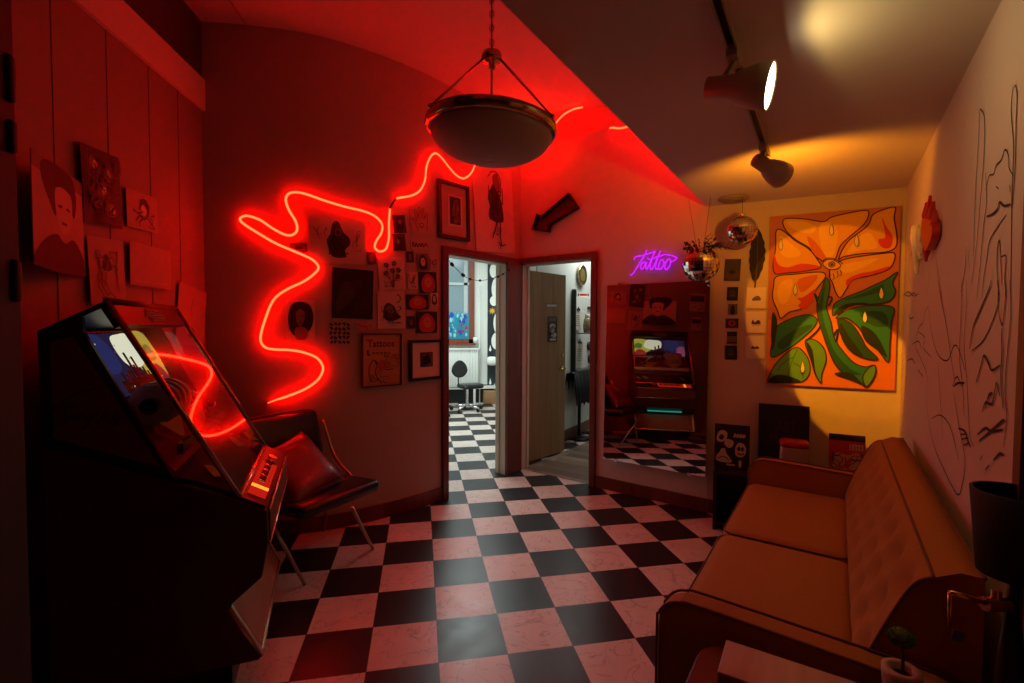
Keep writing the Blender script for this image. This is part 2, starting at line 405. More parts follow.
# radiator
a, b = wfpt(440, 381), wfpt(477, 349)
rt = thing('radiator', 'white ribbed radiator below the window of the far room', 'radiator', T(a.x, FY - .035, 0))
mb = MB(); zt_, zb_ = b.z, .32
for i in range(16):
    x = (b.x - a.x) - .02 - i * .055; mb.rbox((x, -.075, (zt_ + zb_) / 2), (.0545, .10, zt_ - zb_), .006, WHITE, seg=2)
mb.build('fins', rt)
mb = MB(); mb.box(((b.x - a.x) - .42, -.07, zt_ + .01), (.9, .14, .03), WHITE)
for i in range(22): mb.box(((b.x - a.x) - .03 - i * .038, -.142, zt_ - .03), (.018, .004, .03), mat('vent_grey', (.4, .4, .38), .6))
mb.build('top_grille', rt)
mb = MB(); mb.tube([((b.x - a.x) + .04, -.06, .0), ((b.x - a.x) + .04, -.06, 2.2)], .012, WHITE); mb.box(((b.x - a.x) - .3, -.05, zb_ - .02), (1.3, .10, .05), WHITE); mb.build('pipe', rt)
for i in range(2):
    mb = MB(); mb.box(((b.x - a.x) - .06 - .7 * i, -.07, zb_ / 2), (.04, .06, zb_), WHITE); mb.build('leg', rt)
# pale cup on the sill
mb = MB(); c = wfpt(477, 338); mb.lathe([(.0, 0), (.045, 0), (.05, .11), (.042, .11), (.035, .02), (0, .02)], WHITE, T(xr + .02, FY - .10, zs + .0), 20); tag(mb.build('cup'), 'white cup at the right end of the window sill', 'cup')
# black banner with white discs
bx0, bx1 = wfpt(487.5, 300).x, wfpt(503, 300).x
zb0, zb1 = .22, wfpt(490, 262).z
bn = MB(); bn.box(((bx0 + bx1) / 2, FY - .02, (zb0 + zb1) / 2), (bx1 - bx0, .02, zb1 - zb0), mat('banner_black', (.015, .022, .03), .6))
WD = mat('disc_white', (.85, .85, .8), .6); GOLD = mat('star_gold', (.75, .40, .04), .5)
def disc(cx, cz, rx, rz, m, k):
    bn.add([(cx + rx * math.cos(2 * PI * j / 28), FY - .0315 - k * .0006, cz + rz * math.sin(2 * PI * j / 28)) for j in range(28)], [list(range(28))], m)
for k, (x, y, rx, ry) in enumerate([(493, 271, 3.6, 7), (498, 289, 6, 12), (493.5, 301, 4, 5), (498, 323, 5, 11), (498, 341, 6, 9)]):
    c = wfpt(x, y); s_ = (FY - CAM.y) / F_PX; disc(min(c.x, bx1 - rx * s_), c.z, rx * s_, ry * s_, WD, k)
c = wfpt(492, 311); pts = []
for j in range(16): r = (.075 if j % 2 == 0 else .032); pts.append((c.x + r * math.cos(PI * j / 8), FY - .036, c.z + r * math.sin(PI * j / 8)))
bn.add(pts, [list(range(16))], GOLD)
for (x, y) in ((490, 350), (494, 347), (490, 383), (494, 388)):
    c = wfpt(x, y); bn.add([(c.x, FY - .034, c.z + .10), (c.x + .025, FY - .034, c.z), (c.x, FY - .034, c.z - .03), (c.x - .025, FY - .034, c.z)], [(0, 1, 2, 3)], WD)
tag(bn.build('wall_banner'), 'tall black banner with white discs and a gold star in the far room', 'banner')
# white roll on a shelf before the banner
c = wfpt(492, 361, .2)
mb = MB(); mb.rbox((c.x, c.y, c.z), (.20, .16, .165), .06, WD); mb.cyl((c.x - .02, c.y + .0, c.z - .03), (c.x - .02, FY - .03, c.z - .03), .012, WHITE)
tag(mb.build('round_lamp'), 'white rounded wall lamp in front of the black banner', 'lamp')
mb = MB(); c = wfpt(489, 394, .1); mb.rbox((c.x + .06, FY - .13, .12), (.34, .2, .24), .01, mat('cardboard', (.32, .17, .08), .7)); tag(mb.build('cardboard_box'), 'small brown box on the floor under the black banner', 'box')
mb = MB(); mb.box((-.3, FY - .012, .17), (3.0, .024, .34), mat('black_tile', (.012, .013, .013), .3)); struct(mb, 'baseboard_far')
# rolling stool
sp = at_z(467, 410.5, 0)
st = thing('rolling_stool', 'black saddle stool with a backrest on a chrome wheeled base', 'stool', T(sp.x, sp.y, 0) @ Matrix.Rotation(.35, 4, 'Z'))
k_ = 7.95 / F_PX
mb = MB(); mb.rbox((.06, 0, .42), (.38, .34, .075), .04, BLACK); mb.rbox((.20, 0, .425), (.14, .27, .07), .035, BLACK); mb.build('seat', st)
mb = MB(); bk = smooth([(-.0, -.15), (.10, -.12), (.17, -.02), (.14, .10), (.05, .19), (-.05, .19), (-.14, .10), (-.17, -.02), (-.10, -.12)], 4, True)
M = T(-.14, .0, .70) @ Matrix.Rotation(PI / 2, 4, 'X') @ Matrix.Scale(.84, 4); mb.prism([tuple(p)[:2] for p in bk], -.03, .03, BLACK, M); mb.build('backrest', st, bevel=.015)
mb = MB(); mb.tube(smooth([(-.02, 0, .39), (-.14, .0, .41), (-.15, .03, .54), (-.14, .04, .70)]), .012, BLACK); mb.build('back_post', st)
mb = MB(); mb.cyl((0, 0, .10), (0, 0, .40), .025, CHROME); mb.cyl((0, 0, .07), (0, 0, .12), .045, CHROME)
for i in range(5):
    an = 2 * PI * i / 5; mb.tube([(0, 0, .10), (.27 * math.cos(an), .27 * math.sin(an), .075)], [.022, .014], CHROME)
mb.build('base', st)
for i in range(5):
    an = 2 * PI * i / 5; mb = MB(); x, y = .27 * math.cos(an), .27 * math.sin(an); mb.cyl((x - .014 * math.sin(an), y + .014 * math.cos(an), .03), (x + .014 * math.sin(an), y - .014 * math.cos(an), .03), .03, BLACK); mb.cyl((x, y, .05), (x, y, .08), .01, CHROME); mb.build('caster', st)
# tattoo bench end, grey
bp_ = at_z(443, 416, 0)
tb = thing('treatment_bench', 'grey padded bench end at the left of the first doorway', 'bench', T(bp_.x - .02, bp_.y, 0))
mb = MB(); mb.rbox((-.35, .3, .62), (.7, 1.4, .12), .04, mat('grey_vinyl', (.22, .24, .27), .45)); mb.build('pad', tb)
mb = MB(); mb.add([(-.30, -.05, 0), (.08, -.05, 0), (-.02, -.05, .56), (-.25, -.05, .56), (-.30, .35, 0), (.08, .35, 0), (-.02, .35, .56), (-.25, .35, .56)], [(0, 1, 2, 3), (5, 4, 7, 6), (1, 5, 6, 2), (4, 0, 3, 7), (3, 2, 6, 7), (0, 4, 5, 1)], MATS['grey_vinyl']); mb.build('pedestal', tb)
mb = MB(); mb.box((-.1, .15, .02), (.46, .5, .04), BLACK); mb.build('foot', tb)
# garland of black balls across doorway 1
gp = [(446, 257), (452, 264.5), (463, 275), (470, 279), (480, 280.5), (490, 279), (498, 276.5), (503, 274), (509, 270)]
gl = thing('ball_garland', 'string of small black balls across the top of the first doorway', 'garland')
P = [WA2.hit(x, y, .04) for x, y in gp]
mb = MB(); mb.tube(smooth(P, 5), .0025, BLACK, 6); mb.build('string', gl)
for i in (1, 2, 3, 4, 6, 7, 8):
    r = .016 if i < 3 else .012
    mb = MB(); d = (P[min(i + 1, 8)] - P[i - 1]).normalized(); q = d.to_track_quat('X', 'Z').to_matrix().to_4x4()
    mb.sphere((0, 0, 0), r, BLACK, T(P[i]) @ q, 14, 9, (1.5 if i < 3 else 1.2, 1, 1)); mb.build('ball', gl)

# ------------------------------------------------------------------ back room 2
L2 = Wall((1.20, 2.236), (3.6, 4.956))     # its left wall
# (room face on the right of travel)
R2W = mat('room2_white', (.62, .66, .64), .6, noise=.03)
mb = MB(); strip(mb, [L2.pt(0)[:2], L2.pt(L2.L)[:2]], 0, 3.0, .06, R2W); struct(mb, 'wall_office_left')
e1 = L2.pt(L2.L)[:2]; mb = MB(); strip(mb, [e1, (e1[0] + 1.7, e1[1] - 1.5)], 0, 3.0, .1, R2W); struct(mb, 'wall_office_far')
mb = MB(); strip(mb, [(e1[0] + 1.7, e1[1] - 1.5), WB.pt(2.2, 0, -.12)[:2]], 0, 3.0, .1, R2W); struct(mb, 'wall_office_right')
mb = MB(); mb.prism([tuple(L2.pt(-.4)[:2]), tuple(e1), (e1[0] + 1.7, e1[1] - 1.5), tuple(WB.pt(2.3, 0, -.11)[:2]), tuple(WB.pt(.0, 0, -.11)[:2])], 2.8, 2.85, R2W); struct(mb, 'ceiling_office')
mb = MB(); strip(mb, [L2.pt(0, 0, .015)[:2], L2.pt(L2.L, 0, .015)[:2]], 0, .14, .014, wood('brown_base', (.10, .035, .015), (.18, .07, .03), 4)); struct(mb, 'baseboard_office')
# open door leaf
h0 = Vector((1.035, 1.935, 0)); h1 = Vector((1.565, 2.335, 0)); dd = (h1 - h0).normalized(); LN = (h1 - h0).length
TAN = wood('tan_veneer', (.25, .125, .045), (.40, .21, .085), 2.5, .42)
DM = basis(h0, dd, Vector((dd.y, -dd.x, 0)), Vector((0, 0, -1))); DM = basis(h0, dd, Vector((-dd.y, dd.x, 0)), Vector((0, 0, 1)))
mb = MB(); mb.box((LN / 2, .022, 1.03), (LN, .044, 2.03), TAN, DM)
dr = struct(mb, 'door_2')
mb = MB(); mb.box((-.003, .022, 1.03), (.006, .05, 2.03), mat('door_edge', (.05, .02, .012), .5), DM); mb.build('hinge_edge', dr)
mb = MB(); mb.cyl(DM @ Vector((LN - .06, 0, .98)), DM @ Vector((LN - .06, -.05, .98)), .012, BRASS); mb.tube([DM @ Vector((LN - .06, -.05, .98)), DM @ Vector((LN - .17, -.05, .975))], .010, BRASS); mb.cyl(DM @ Vector((LN - .06, .0, .98)), DM @ Vector((LN - .06, -.008, .98)), .028, BRASS); mb.cyl(DM @ Vector((LN - .06, .0, 1.13)), DM @ Vector((LN - .06, -.015, 1.13)), .018, BRASS); mb.build('door_handle', dr)
WDR = Wall(tuple(h0[:2]), tuple(h1[:2]))

# ------------------------------------------------------------------ flat art helpers
def frame_px(tl, tr, br, bl, wall=None, off=.006, curved=False):
    if curved:
        cx = sum(p[0] for p in (tl, tr, br, bl)) / 4; cy = sum(p[1] for p in (tl, tr, br, bl)) / 4
        q, n = wall_a(cx, cy); q = q + n * off
    else:
        n = wall.n; q = wall.a + n * off
    A, B, C, D = (on_plane(*p, q, n) for p in (tl, tr, br, bl))
    x = ((B - A) + (C - D)).normalized(); y = n.cross(x).normalized()
    w = ((B - A).length + (C - D).length) / 2; h = abs((((A - D) + (B - C)) / 2).dot(y))
    c = (A + B + C + D) / 4
    return basis(c - x * w / 2 - y * h / 2, x, y, n), w, h
def rect_px(x0, y0, x1, y1, **k):
    return frame_px((x0, y0), (x1, y0), (x1, y1), (x0, y1), **k)

FLAT = {}
def ink(c, rough=.65):
    key = tuple(round(v, 3) for v in c)
    if key not in FLAT: FLAT[key] = mat('ink_%02d' % len(FLAT), c, rough, noise=.08, scale=40)
    return FLAT[key]

class Art(MB):
    """sheet in local coordinates: x right, y up, z out of the wall; drawing coordinates 0..1"""
    def __init__(s, M, w, h, base, th=.003, step=.0004):
        super().__init__(); s.M, s.w, s.h, s.z, s.step = M, w, h, th, step
        s.box((w / 2, h / 2, th / 2), (w, h, th), base); s.z = th + step
    def poly(s, pts, m):
        n = len(pts); ar = sum(pts[i][0] * pts[(i + 1) % n][1] - pts[(i + 1) % n][0] * pts[i][1] for i in range(n))
        if ar < 0: pts = pts[::-1]
        s.add([(p[0] * s.w, p[1] * s.h, s.z) for p in pts], [list(range(n))], m); s.z += s.step; return s
    def blob(s, pts, m, n=5): return s.poly([tuple(p) for p in smooth(pts, n, True)], m)
    def ell(s, cx, cy, rx, ry, m, rot=0, n=20):
        c, q = math.cos(rot), math.sin(rot)
        return s.poly([(cx + rx * math.cos(2 * PI * k / n) * c - ry * math.sin(2 * PI * k / n) * q, cy + rx * math.cos(2 * PI * k / n) * q + ry * math.sin(2 * PI * k / n) * c) for k in range(n)], m)
    def line(s, pts, wd, m, n=5, closed=False, sm=True):
        P = smooth(pts, n, closed) if sm and len(pts) > 2 else [Vector(p) for p in pts]
        P = [Vector((p[0] * s.w, p[1] * s.h)) for p in P]; N = len(P); vs = []; fs = []
        for i, p in enumerate(P):
            t = (P[(i + 1) % N] - P[i - 1]) if closed else (P[min(i + 1, N - 1)] - P[max(i - 1, 0)])
            if t.length < 1e-9: t = Vector((1, 0))
            t.normalize(); q = Vector((-t.y, t.x)) * wd / 2
            vs += [(p.x + q.x, p.y + q.y, s.z), (p.x - q.x, p.y - q.y, s.z)]
        for i in range(N if closed else N - 1):
            j = (i + 1) % N; fs.append((2 * i, 2 * i + 1, 2 * j + 1, 2 * j))
        s.add(vs, fs, m); s.z += s.step; return s
    def rect(s, x0, y0, x1, y1, m): return s.poly([(x0, y0), (x1, y0), (x1, y1), (x0, y1)], m)
    def text(s, txt, x, y, size, m, shear=0, width=None, bold=0):
        cu = bpy.data.curves.new('t', 'FONT'); cu.body = txt; cu.size = size; cu.shear = shear; cu.offset = bold; cu.resolution_u = 2
        ob = bpy.data.objects.new('t', cu); me = ob.to_mesh()
        if len(me.vertices):
            xs = [v.co.x for v in me.vertices]; k = (width * s.w / (max(xs) - min(xs))) if width else 1
            s.add([(x * s.w + v.co.x * k, y * s.h + v.co.y, s.z) for v in me.vertices], [list(p.vertices) for p in me.polygons], m)
        ob.to_mesh_clear(); bpy.data.objects.remove(ob); bpy.data.curves.remove(cu); s.z += s.step; return s
    def scribble(s, x0, y0, x1, y1, n, wd, m, seed=0):
        r = random.Random(seed)
        for i in range(n):
            x, y = r.uniform(x0, x1), r.uniform(y0, y1); a = r.uniform(0, 6.3); pts = []
            for k in range(5):
                pts.append((min(max(x, x0), x1), min(max(y, y0), y1))); a += r.uniform(-1.2, 1.2); x += .10 * math.cos(a) * (x1 - x0) * 2; y += .10 * math.sin(a) * (y1 - y0) * 2
            s.line(pts, wd, m, 3)
        return s
    def done(s, name, label=None, cat=None, group=None, parent=None):
        o = s.build(name); o.matrix_world = s.M
        if parent:
            o.parent = parent; o.matrix_parent_inverse = parent.matrix_world.inverted()
        if label: tag(o, label, cat, group)
        return o
def framed(M, w, h, fw, depth, fm, name, label, cat='picture', group=None):
    """root = frame mouldings; returns (root, matrix of the sheet inside, its w, h)"""
    mb = MB()
    mb.box((w / 2, fw / 2, depth / 2), (w, fw, depth), fm); mb.box((w / 2, h - fw / 2, depth / 2), (w, fw, depth), fm)
    mb.box((fw / 2, h / 2, depth / 2), (fw, h - 2 * fw, depth), fm); mb.box((w - fw / 2, h / 2, depth / 2), (fw, h - 2 * fw, depth), fm)
    o = mb.build(name, bevel=.002); o.matrix_world = M; tag(o, label, cat, group)
    return o, M @ T(fw, fw, depth * .35), w - 2 * fw, h - 2 * fw

PAPER = mat('paper', (.60, .50, .44), .75, noise=.06); PAPW = mat('white_paper', (.72, .66, .60), .75, noise=.05)
PAPD = mat('dim_paper', (.46, .36, .31), .75, noise=.08)
K = ink((.012, .011, .012)); DG = ink((.05, .045, .045)); MG = ink((.16, .13, .12)); BRN = ink((.10, .05, .03)); RED = ink((.45, .02, .015)); LT = ink((.6, .52, .46))

# ------------------------------------------------------------------ door sign, things in room 2
WDR.n = -WDR.n if WDR.n.dot(CAM - WDR.a) < 0 else WDR.n
M, w, h = rect_px(548, 316.5, 557, 342, wall=WDR, off=.004)
a = Art(M, w, h, DG)
a.rect(.12, .82, .88, .95, MG); a.ell(.5, .62, .34, .10, LT); a.ell(.45, .45, .3, .10, LT); a.ell(.6, .28, .3, .12, LT); a.rect(.2, .06, .85, .14, LT); a.scribble(.1, .15, .9, .75, 14, .006, K, 3)
o = a.done('door_poster'); o.parent = dr
M, w, h = rect_px(546, 303.5, 557, 307.5, wall=WDR, off=.004)
a = Art(M, w, h, MG); a.rect(.05, .2, .95, .75, LT); o = a.done('name_plate'); o.parent = dr
W2 = L2
def w2(x, y, off=0): return W2.hit(x, y, off)
Z = Vector((0, 0, 1))
# round gold mirror
c = w2(582, 275, .03); mb = MB(); M = basis(c, W2.d, Z, W2.n)
mb.lathe([(0, .012), (.085, .012), (.10, .02), (.13, .02), (.145, .0), (0, -.02)], BRASS, M @ Matrix.Scale(1.0, 4), 28); mb.lathe([(0, .013), (.085, .013)], mat('dull_gold', (.30, .20, .07), .4, .5), M, 24)
tag(mb.build('wall_plate'), 'round gold plate hung high inside the second doorway', 'plate')
# sign with red band
M, w, h = rect_px(577, 292, 589, 298, wall=W2, off=.006); a = Art(M, w, h, PAPW); a.rect(.2, .35, .8, .7, RED); a.ell(.1, .5, .06, .25, K); a.ell(.9, .5, .06, .25, K); a.done('wall_notice', 'small white notice with a red band below the gold plate', 'notice')
# white panel with black upright bar
pp = [w2(573, 300, .02), w2(589.5, 300, .02)]
zt, zb = w2(574, 296).z, w2(574, 369).z
wb = thing('whiteboard', 'white board with a dark upright edge inside the second doorway', 'whiteboard', basis(Vector((pp[0].x, pp[0].y, zb)), W2.d, W2.n, Z))
Lw = (pp[1] - pp[0]).length
mb = MB(); mb.box((Lw / 2 + .15, 0, (zt - zb) / 2), (Lw + .3, .02, zt - zb), WHITE); mb.build('board', wb)
mb = MB(); mb.box((0, .015, (zt - zb) / 2 + .02), (.035, .05, zt - zb + .12), BLKMET); mb.build('edge_bar', wb)
mb = MB(); mb.box((Lw / 2 + .15, .03, -.01), (Lw + .3, .07, .025), GREYMET); mb.build('tray', wb)
mb = MB(); mb.box((.62, .02, (zt - zb) - .14), (.3, .02, .03), BLACK); mb.box((.76, .02, (zt - zb) * .55), (.03, .02, (zt - zb) * .75), BLACK); mb.build('rail', wb)
for i, (x0, y0, x1, y1, s_) in enumerate([(575.5, 310, 580.5, 330, 1), (576, 343, 582.5, 365, 2)]):
    M, w, h = rect_px(x0, y0, x1, y1, wall=W2, off=.05); a = Art(M, w, h, PAPW)
    for k in range(6): a.rect(.15, .2 + k * .1, .8, .23 + k * .1, MG)
    o = a.done('clipboard_sheet', ['upper white sheet clipped to the board in the second doorway', 'lower white sheet clipped to the board in the second doorway'][i], 'sheet', 'sheets on the whiteboard')
    mb = MB(); mb.box((w * .5, h * 1.02, .008), (w * .5, .03, .014), BLACK); mb.tube([(w * .5, h * 1.03, .006), (w * .55, h * 1.12, .006), (w * .5, h * 1.15, .006), (w * .42, h * 1.12, .006), (w * .45, h * 1.03, .006)], .004, BLACK); mb.build('clip', o)
# jar and black items further right
c = w2(587.5, 325, .15); mb = MB(); mb.lathe([(0, -.10), (.05, -.10), (.06, -.02), (.05, .07), (.03, .10), (0, .10)], mat('amber_glassware', (.30, .22, .12), .2, coat=.5), T(c), 20); mb.lathe([(.032, .10), (.036, .14), (0, .14)], CREAM, T(c), 20); mb.box((0, .0, -.11), (.16, .2, .015), GREYMET, T(c) @ Matrix.Rotation(R45, 4, 'Z')); tag(mb.build('jar'), 'amber jar on a small shelf beside the whiteboard', 'jar')
for i, (x, y, r) in enumerate([(589, 346, .06), (590, 359, .065)]):
    c = w2(x, y, .04); mb = MB(); M = basis(c, W2.d, Z, W2.n); mb.lathe([(.02, -.02), (r, -.02), (r, .02), (.02, .02), (.02, -.02)], BLACK, M, 24); tag(mb.build('tape_roll'), ['upper black roll hung at the right inside the second doorway', 'lower black roll hung at the right inside the second doorway'][i], 'roll', 'black rolls in the office')
# black draped stand
c = at_z(579, 437, 0); wall_d = W2.d
sm_ = basis(Vector((c.x, c.y, 0)), W2.d, Vector((-W2.d.y, W2.d.x, 0)), Z)
sd_ = thing('draped_stand', 'black cloth hung over a folding stand inside the second doorway', 'stand', sm_)
mb = MB()
CL = mat('black_cloth', (.010, .010, .011), .8)
n = 24; vs = []; fs = []
for i in range(n + 1):
    x = -.30 + .6 * i / n
    for k, (y, z) in enumerate([(-.10, .46 + .02 * math.sin(i * 1.1)), (-.085, .70), (-.06, .86), (0, .88), (.06, .86), (.085, .70), (.10, .50 + .02 * math.sin(i * .9))]):
        vs.append((x, y + .012 * math.sin(i * 1.3 + k) * (1 if k in (0, 1, 5, 6) else .2), z))
for i in range(n):
    for k in range(6): fs.append((i * 7 + k, (i + 1) * 7 + k, (i + 1) * 7 + k + 1, i * 7 + k + 1))
mb.add(vs, fs, CL, True); c_ = mb.build('cloth', sd_); md = c_.modifiers.new('t', 'SOLIDIFY'); md.thickness = .012
mb = MB(); mb.cyl((0, 0, .02), (0, 0, .87), .022, BLKMET); mb.tube([(-.28, -.0, .86), (.28, 0, .86)], .012, BLKMET); mb.build('post', sd_)
mb = MB(); mb.tube([(-.22, -.16, .012), (.22, -.16, .012), (.22, .12, .012), (-.22, .12, .012)], .011, BLKMET, closed=True); mb.tube([(-.22, 0, .014), (.22, 0, .014)], .011, BLKMET); mb.build('base', sd_)

# ------------------------------------------------------------------ pictures on the curved wall
def sheet(x0, y0, x1, y1, base=None, quad=None, off=.006):
    M, w, h = frame_px(*quad, curved=True, off=off) if quad else rect_px(x0, y0, x1, y1, curved=True, off=off)
    return Art(M, w, h, base or PAPER)
G1 = 'pictures on the neon wall'
# hooded figure
a = sheet(0, 0, 0, 0, quad=((309, 217), (365, 221), (365, 265), (309, 262)))
a.blob([(.36, .25), (.30, .5), (.36, .62), (.42, .9), (.52, .93), (.60, .72), (.70, .6), (.72, .45), (.62, .3), (.64, .15), (.42, .14)], DG); a.ell(.51, .70, .06, .09, MG); a.ell(.51, .70, .035, .06, K); a.scribble(.34, .2, .68, .6, 16, .006, K, 1); a.scribble(.08, .3, .3, .8, 5, .004, MG, 2); a.scribble(.72, .3, .94, .8, 5, .004, MG, 4)
a.done('art_print', 'wide pale sheet with a hooded figure, under the neon loop', 'print', G1)
a = sheet(290, 243, 307, 252.5, DG); a.rect(.1, .2, .9, .8, BRN); a.ell(.5, .5, .25, .2, K); a.done('postcard', 'small dark card left of the hooded figure sheet', 'card', G1)
a = sheet(367, 252, 376, 264.5, DG); a.ell(.5, .5, .28, .32, MG); a.done('postcard', 'tiny dark card under the small neon loop', 'card', G1)
# dark poster
a = sheet(0, 0, 0, 0, K, quad=((332, 267), (373, 271), (373, 319), (332, 318)))
a.rect(.05, .04, .95, .96, ink((.018, .014, .014))); a.blob([(.1, .1), (.4, .3), (.55, .55), (.35, .75), (.15, .5)], DG); a.blob([(.5, .1), (.9, .15), (.85, .45), (.6, .35)], ink((.03, .024, .02))); a.ell(.6, .72, .12, .08, ink((.035, .025, .02)))
a.done('dark_poster', 'large dark poster in the middle of the neon wall', 'poster', G1)
# woman portrait
a = sheet(286, 300, 315, 341)
a.blob([(.5, .96), (.2, .88), (.08, .6), (.12, .3), (.3, .12), (.55, .1), (.85, .3), (.95, .6), (.82, .88)], K); a.blob([(.5, .78), (.36, .7), (.34, .5), (.48, .36), (.62, .48), (.64, .7)], MG); a.blob([(.3, .28), (.5, .36), (.75, .25), (.68, .05), (.35, .04)], ink((.25, .12, .10)))
a.line([(.4, .6), (.46, .62)], .006, K); a.line([(.54, .62), (.6, .6)], .006, K); a.line([(.45, .46), (.5, .45), (.55, .46)], .006, K)
a.done('portrait_print', 'pale sheet with a round portrait of a dark-haired woman, inside the neon curve', 'print', G1)
# tile pattern
a = sheet(329, 322, 350, 344, ink((.5, .42, .37)))
r = random.Random(5)
for i in range(5):
    for k in range(5):
        x, y = .1 + i * .2, .1 + k * .2; q_ = r.choice((0, 1, 2, 3)) * PI / 2
        a.poly([(x + .1 * math.cos(q_ + t), y + .1 * math.sin(q_ + t)) for t in (.5, 2.0, 3.4, 4.4)], K)
a.done('pattern_print', 'small square print of a black and white pattern', 'print', G1)
a = sheet(356, 321, 372, 333, PAPD); a.scribble(.1, .1, .9, .9, 7, .006, RED, 8); a.done('postcard', 'faint little card right of the black and white pattern', 'card', G1)
# flowers
a = sheet(378.5, 257, 404.5, 290)
for i, (x, y) in enumerate([(.3, .75), (.6, .8), (.75, .6), (.25, .5), (.5, .58), (.7, .4)]):
    for k in range(5): a.ell(x + .06 * math.cos(k * 1.256), y + .05 * math.sin(k * 1.256), .05, .035, MG if (i + k) % 2 else DG, n=10)
    a.line([(x, y), (.5 + (x - .5) * .4, .3), (.5, .08)], .004, DG)
a.scribble(.15, .1, .85, .4, 8, .004, MG, 9); a.done('flash_sheet', 'pale flash sheet of small flowers', 'print', G1)
a = sheet(377.5, 291, 404.5, 328.5)
a.blob([(.25, .25), (.2, .5), (.35, .68), (.6, .6), (.7, .42), (.85, .3), (.55, .2)], DG); a.blob([(.3, .5), (.45, .62), (.6, .5), (.5, .38)], MG); a.line([(.72, .92), (.84, .84), (.80, .72), (.68, .70)], .008, DG); a.scribble(.15, .15, .85, .6, 10, .005, K, 3)
a.done('flash_sheet', 'pale flash sheet with a dark bird under a crescent moon', 'print', G1)
a = sheet(393, 215, 405.5, 233, DG); a.blob([(.2, .1), (.3, .6), (.55, .9), (.8, .5), (.7, .1)], K); a.ell(.55, .62, .16, .14, MG); a.done('photo_print', 'dark narrow photo right of the neon loop, upper of two', 'photo', G1)
a = sheet(393, 234, 405.5, 251, DG); a.blob([(.15, .1), (.2, .5), (.5, .85), (.85, .5), (.8, .15)], K); a.ell(.4, .55, .14, .16, MG); a.done('photo_print', 'dark narrow photo right of the neon loop, lower of two', 'photo', G1)
# hand drawing
a = sheet(411, 207, 431, 234, PAPD)
hp = [(.25, .1), (.2, .35), (.05, .55), (.1, .6), (.25, .48), (.22, .85), (.3, .88), (.36, .58), (.42, .95), (.5, .95), (.52, .58), (.6, .9), (.68, .9), (.66, .56), (.78, .75), (.85, .72), (.78, .4), (.72, .1)]
a.line(hp, .005, BRN, 3); a.line([(x * .7 + .15, y * .75 + .08) for x, y in hp], .004, RED, 3); a.ell(.48, .32, .12, .09, BRN); a.ell(.48, .32, .09, .06, PAPD); a.done('hand_drawing', 'red line drawing of an open hand beside the framed picture', 'drawing', G1)
a = sheet(411, 240, 428, 250, PAPD)
a.line([(.05, .3), (.12, .8), (.2, .3), (.3, .7), (.36, .3), (.5, .65), (.55, .3), (.66, .7), (.7, .3), (.85, .65), (.95, .3)], .009, K, 4); a.done('lettering_card', 'small card with dark script lettering under the hand drawing', 'card', G1)
def mini(x0, y0, x1, y1, base, label, seed, face=None):
    a = sheet(x0, y0, x1, y1, base); r = random.Random(seed)
    if face: a.blob([(.2, .1), (.15, .6), (.5, .92), (.85, .6), (.8, .1)], face[0]); a.ell(.5, .5, .2, .25, face[1]); a.line([(.4, .55), (.6, .55)], .004, K)
    else: a.scribble(.12, .12, .88, .88, 7, .005, DG, seed)
    return a.done('photo_print', label, 'photo', G1)
RP = ink((.42, .05, .035)); OR = ink((.55, .16, .10))
mini(406.5, 251.5, 413.5, 262.5, K, 'tiny black card below the script lettering, left', 1, (DG, MG))
mini(417, 253.5, 428.5, 270.5, MG, 'small grey photo with a black shape below the script lettering', 2, (K, LT))
mini(430, 257.5, 437.5, 268.5, PAPD, 'tiny pale card beside the doorway frame, topmost', 3)
mini(407.5, 272, 417.5, 289, PAPER, 'small pale card with faint lines left of the red photo', 4)
mini(419, 272, 436.5, 293, K, 'red and black photo, upper of two beside the doorway', 5, (RP, OR))
mini(406.5, 294.5, 428.5, 309.5, K, 'black photo with a red head, wide, in the card cluster', 6, (RED, OR))
mini(430.5, 292.5, 437.5, 305.5, PAPER, 'tiny white card with a dark mark beside the doorway', 7, (DG, LT))
mini(407, 316, 415.5, 328.5, DG, 'tiny dark card left of the lower red photo', 8, (K, MG))
mini(416.5, 311.5, 437, 333, K, 'red and black photo, lower of two beside the doorway', 9, (RP, OR))
# lettered poster in thin dark frame
M, w, h = frame_px((361, 333.5), (400.5, 333.5), (400.5, 384.5), (361, 387.5), curved=True, off=.004)
fr, M2, w2_, h2_ = framed(M, w, h, .008, .028, mat('frame_dark', (.035, .012, .01), .4), 'framed_poster', 'thin framed orange poster headed Tattoos, low on the neon wall', 'poster')
a = Art(M2, w2_, h2_, ink((.55, .30, .14)))
a.text('Tattoos', .12, .76, .075, BRN, 0, .72, .002); a.line([(.13, .70), (.13, .61), (.19, .60)], .016, BRN, 2, False, False)
for k in range(5): a.ell(.28 + k * .10, .635, .036, .028, BRN); a.ell(.28 + k * .10, .635, .014, .012, ink((.55, .30, .14)))
a.rect(.08, .88, .26, .91, RED)
a.line([(.2, .08), (.15, .3), (.25, .5), (.35, .42), (.32, .25), (.4, .1)], .008, BRN); a.line([(.3, .5), (.5, .35), (.65, .3), (.8, .32)], .008, BRN); a.blob([(.38, .38), (.5, .5), (.62, .38), (.5, .28)], ink((.5, .10, .05))); a.scribble(.55, .35, .95, .6, 12, .004, BRN, 6); a.scribble(.2, .05, .6, .3, 10, .004, BRN, 7); a.blob([(.6, .12), (.8, .22), (.92, .12), (.75, .05)], ink((.55, .24, .05)))
a.done('print', parent=fr)
M, w, h = frame_px((408.5, 340), (441, 339.5), (441, 378), (408.5, 381.5), curved=True, off=.004)
fr, M2, w2_, h2_ = framed(M, w, h, .022, .028, BLACK, 'picture_frame', 'black frame with a wide pale mat and tiny dark picture, left of the first doorway')
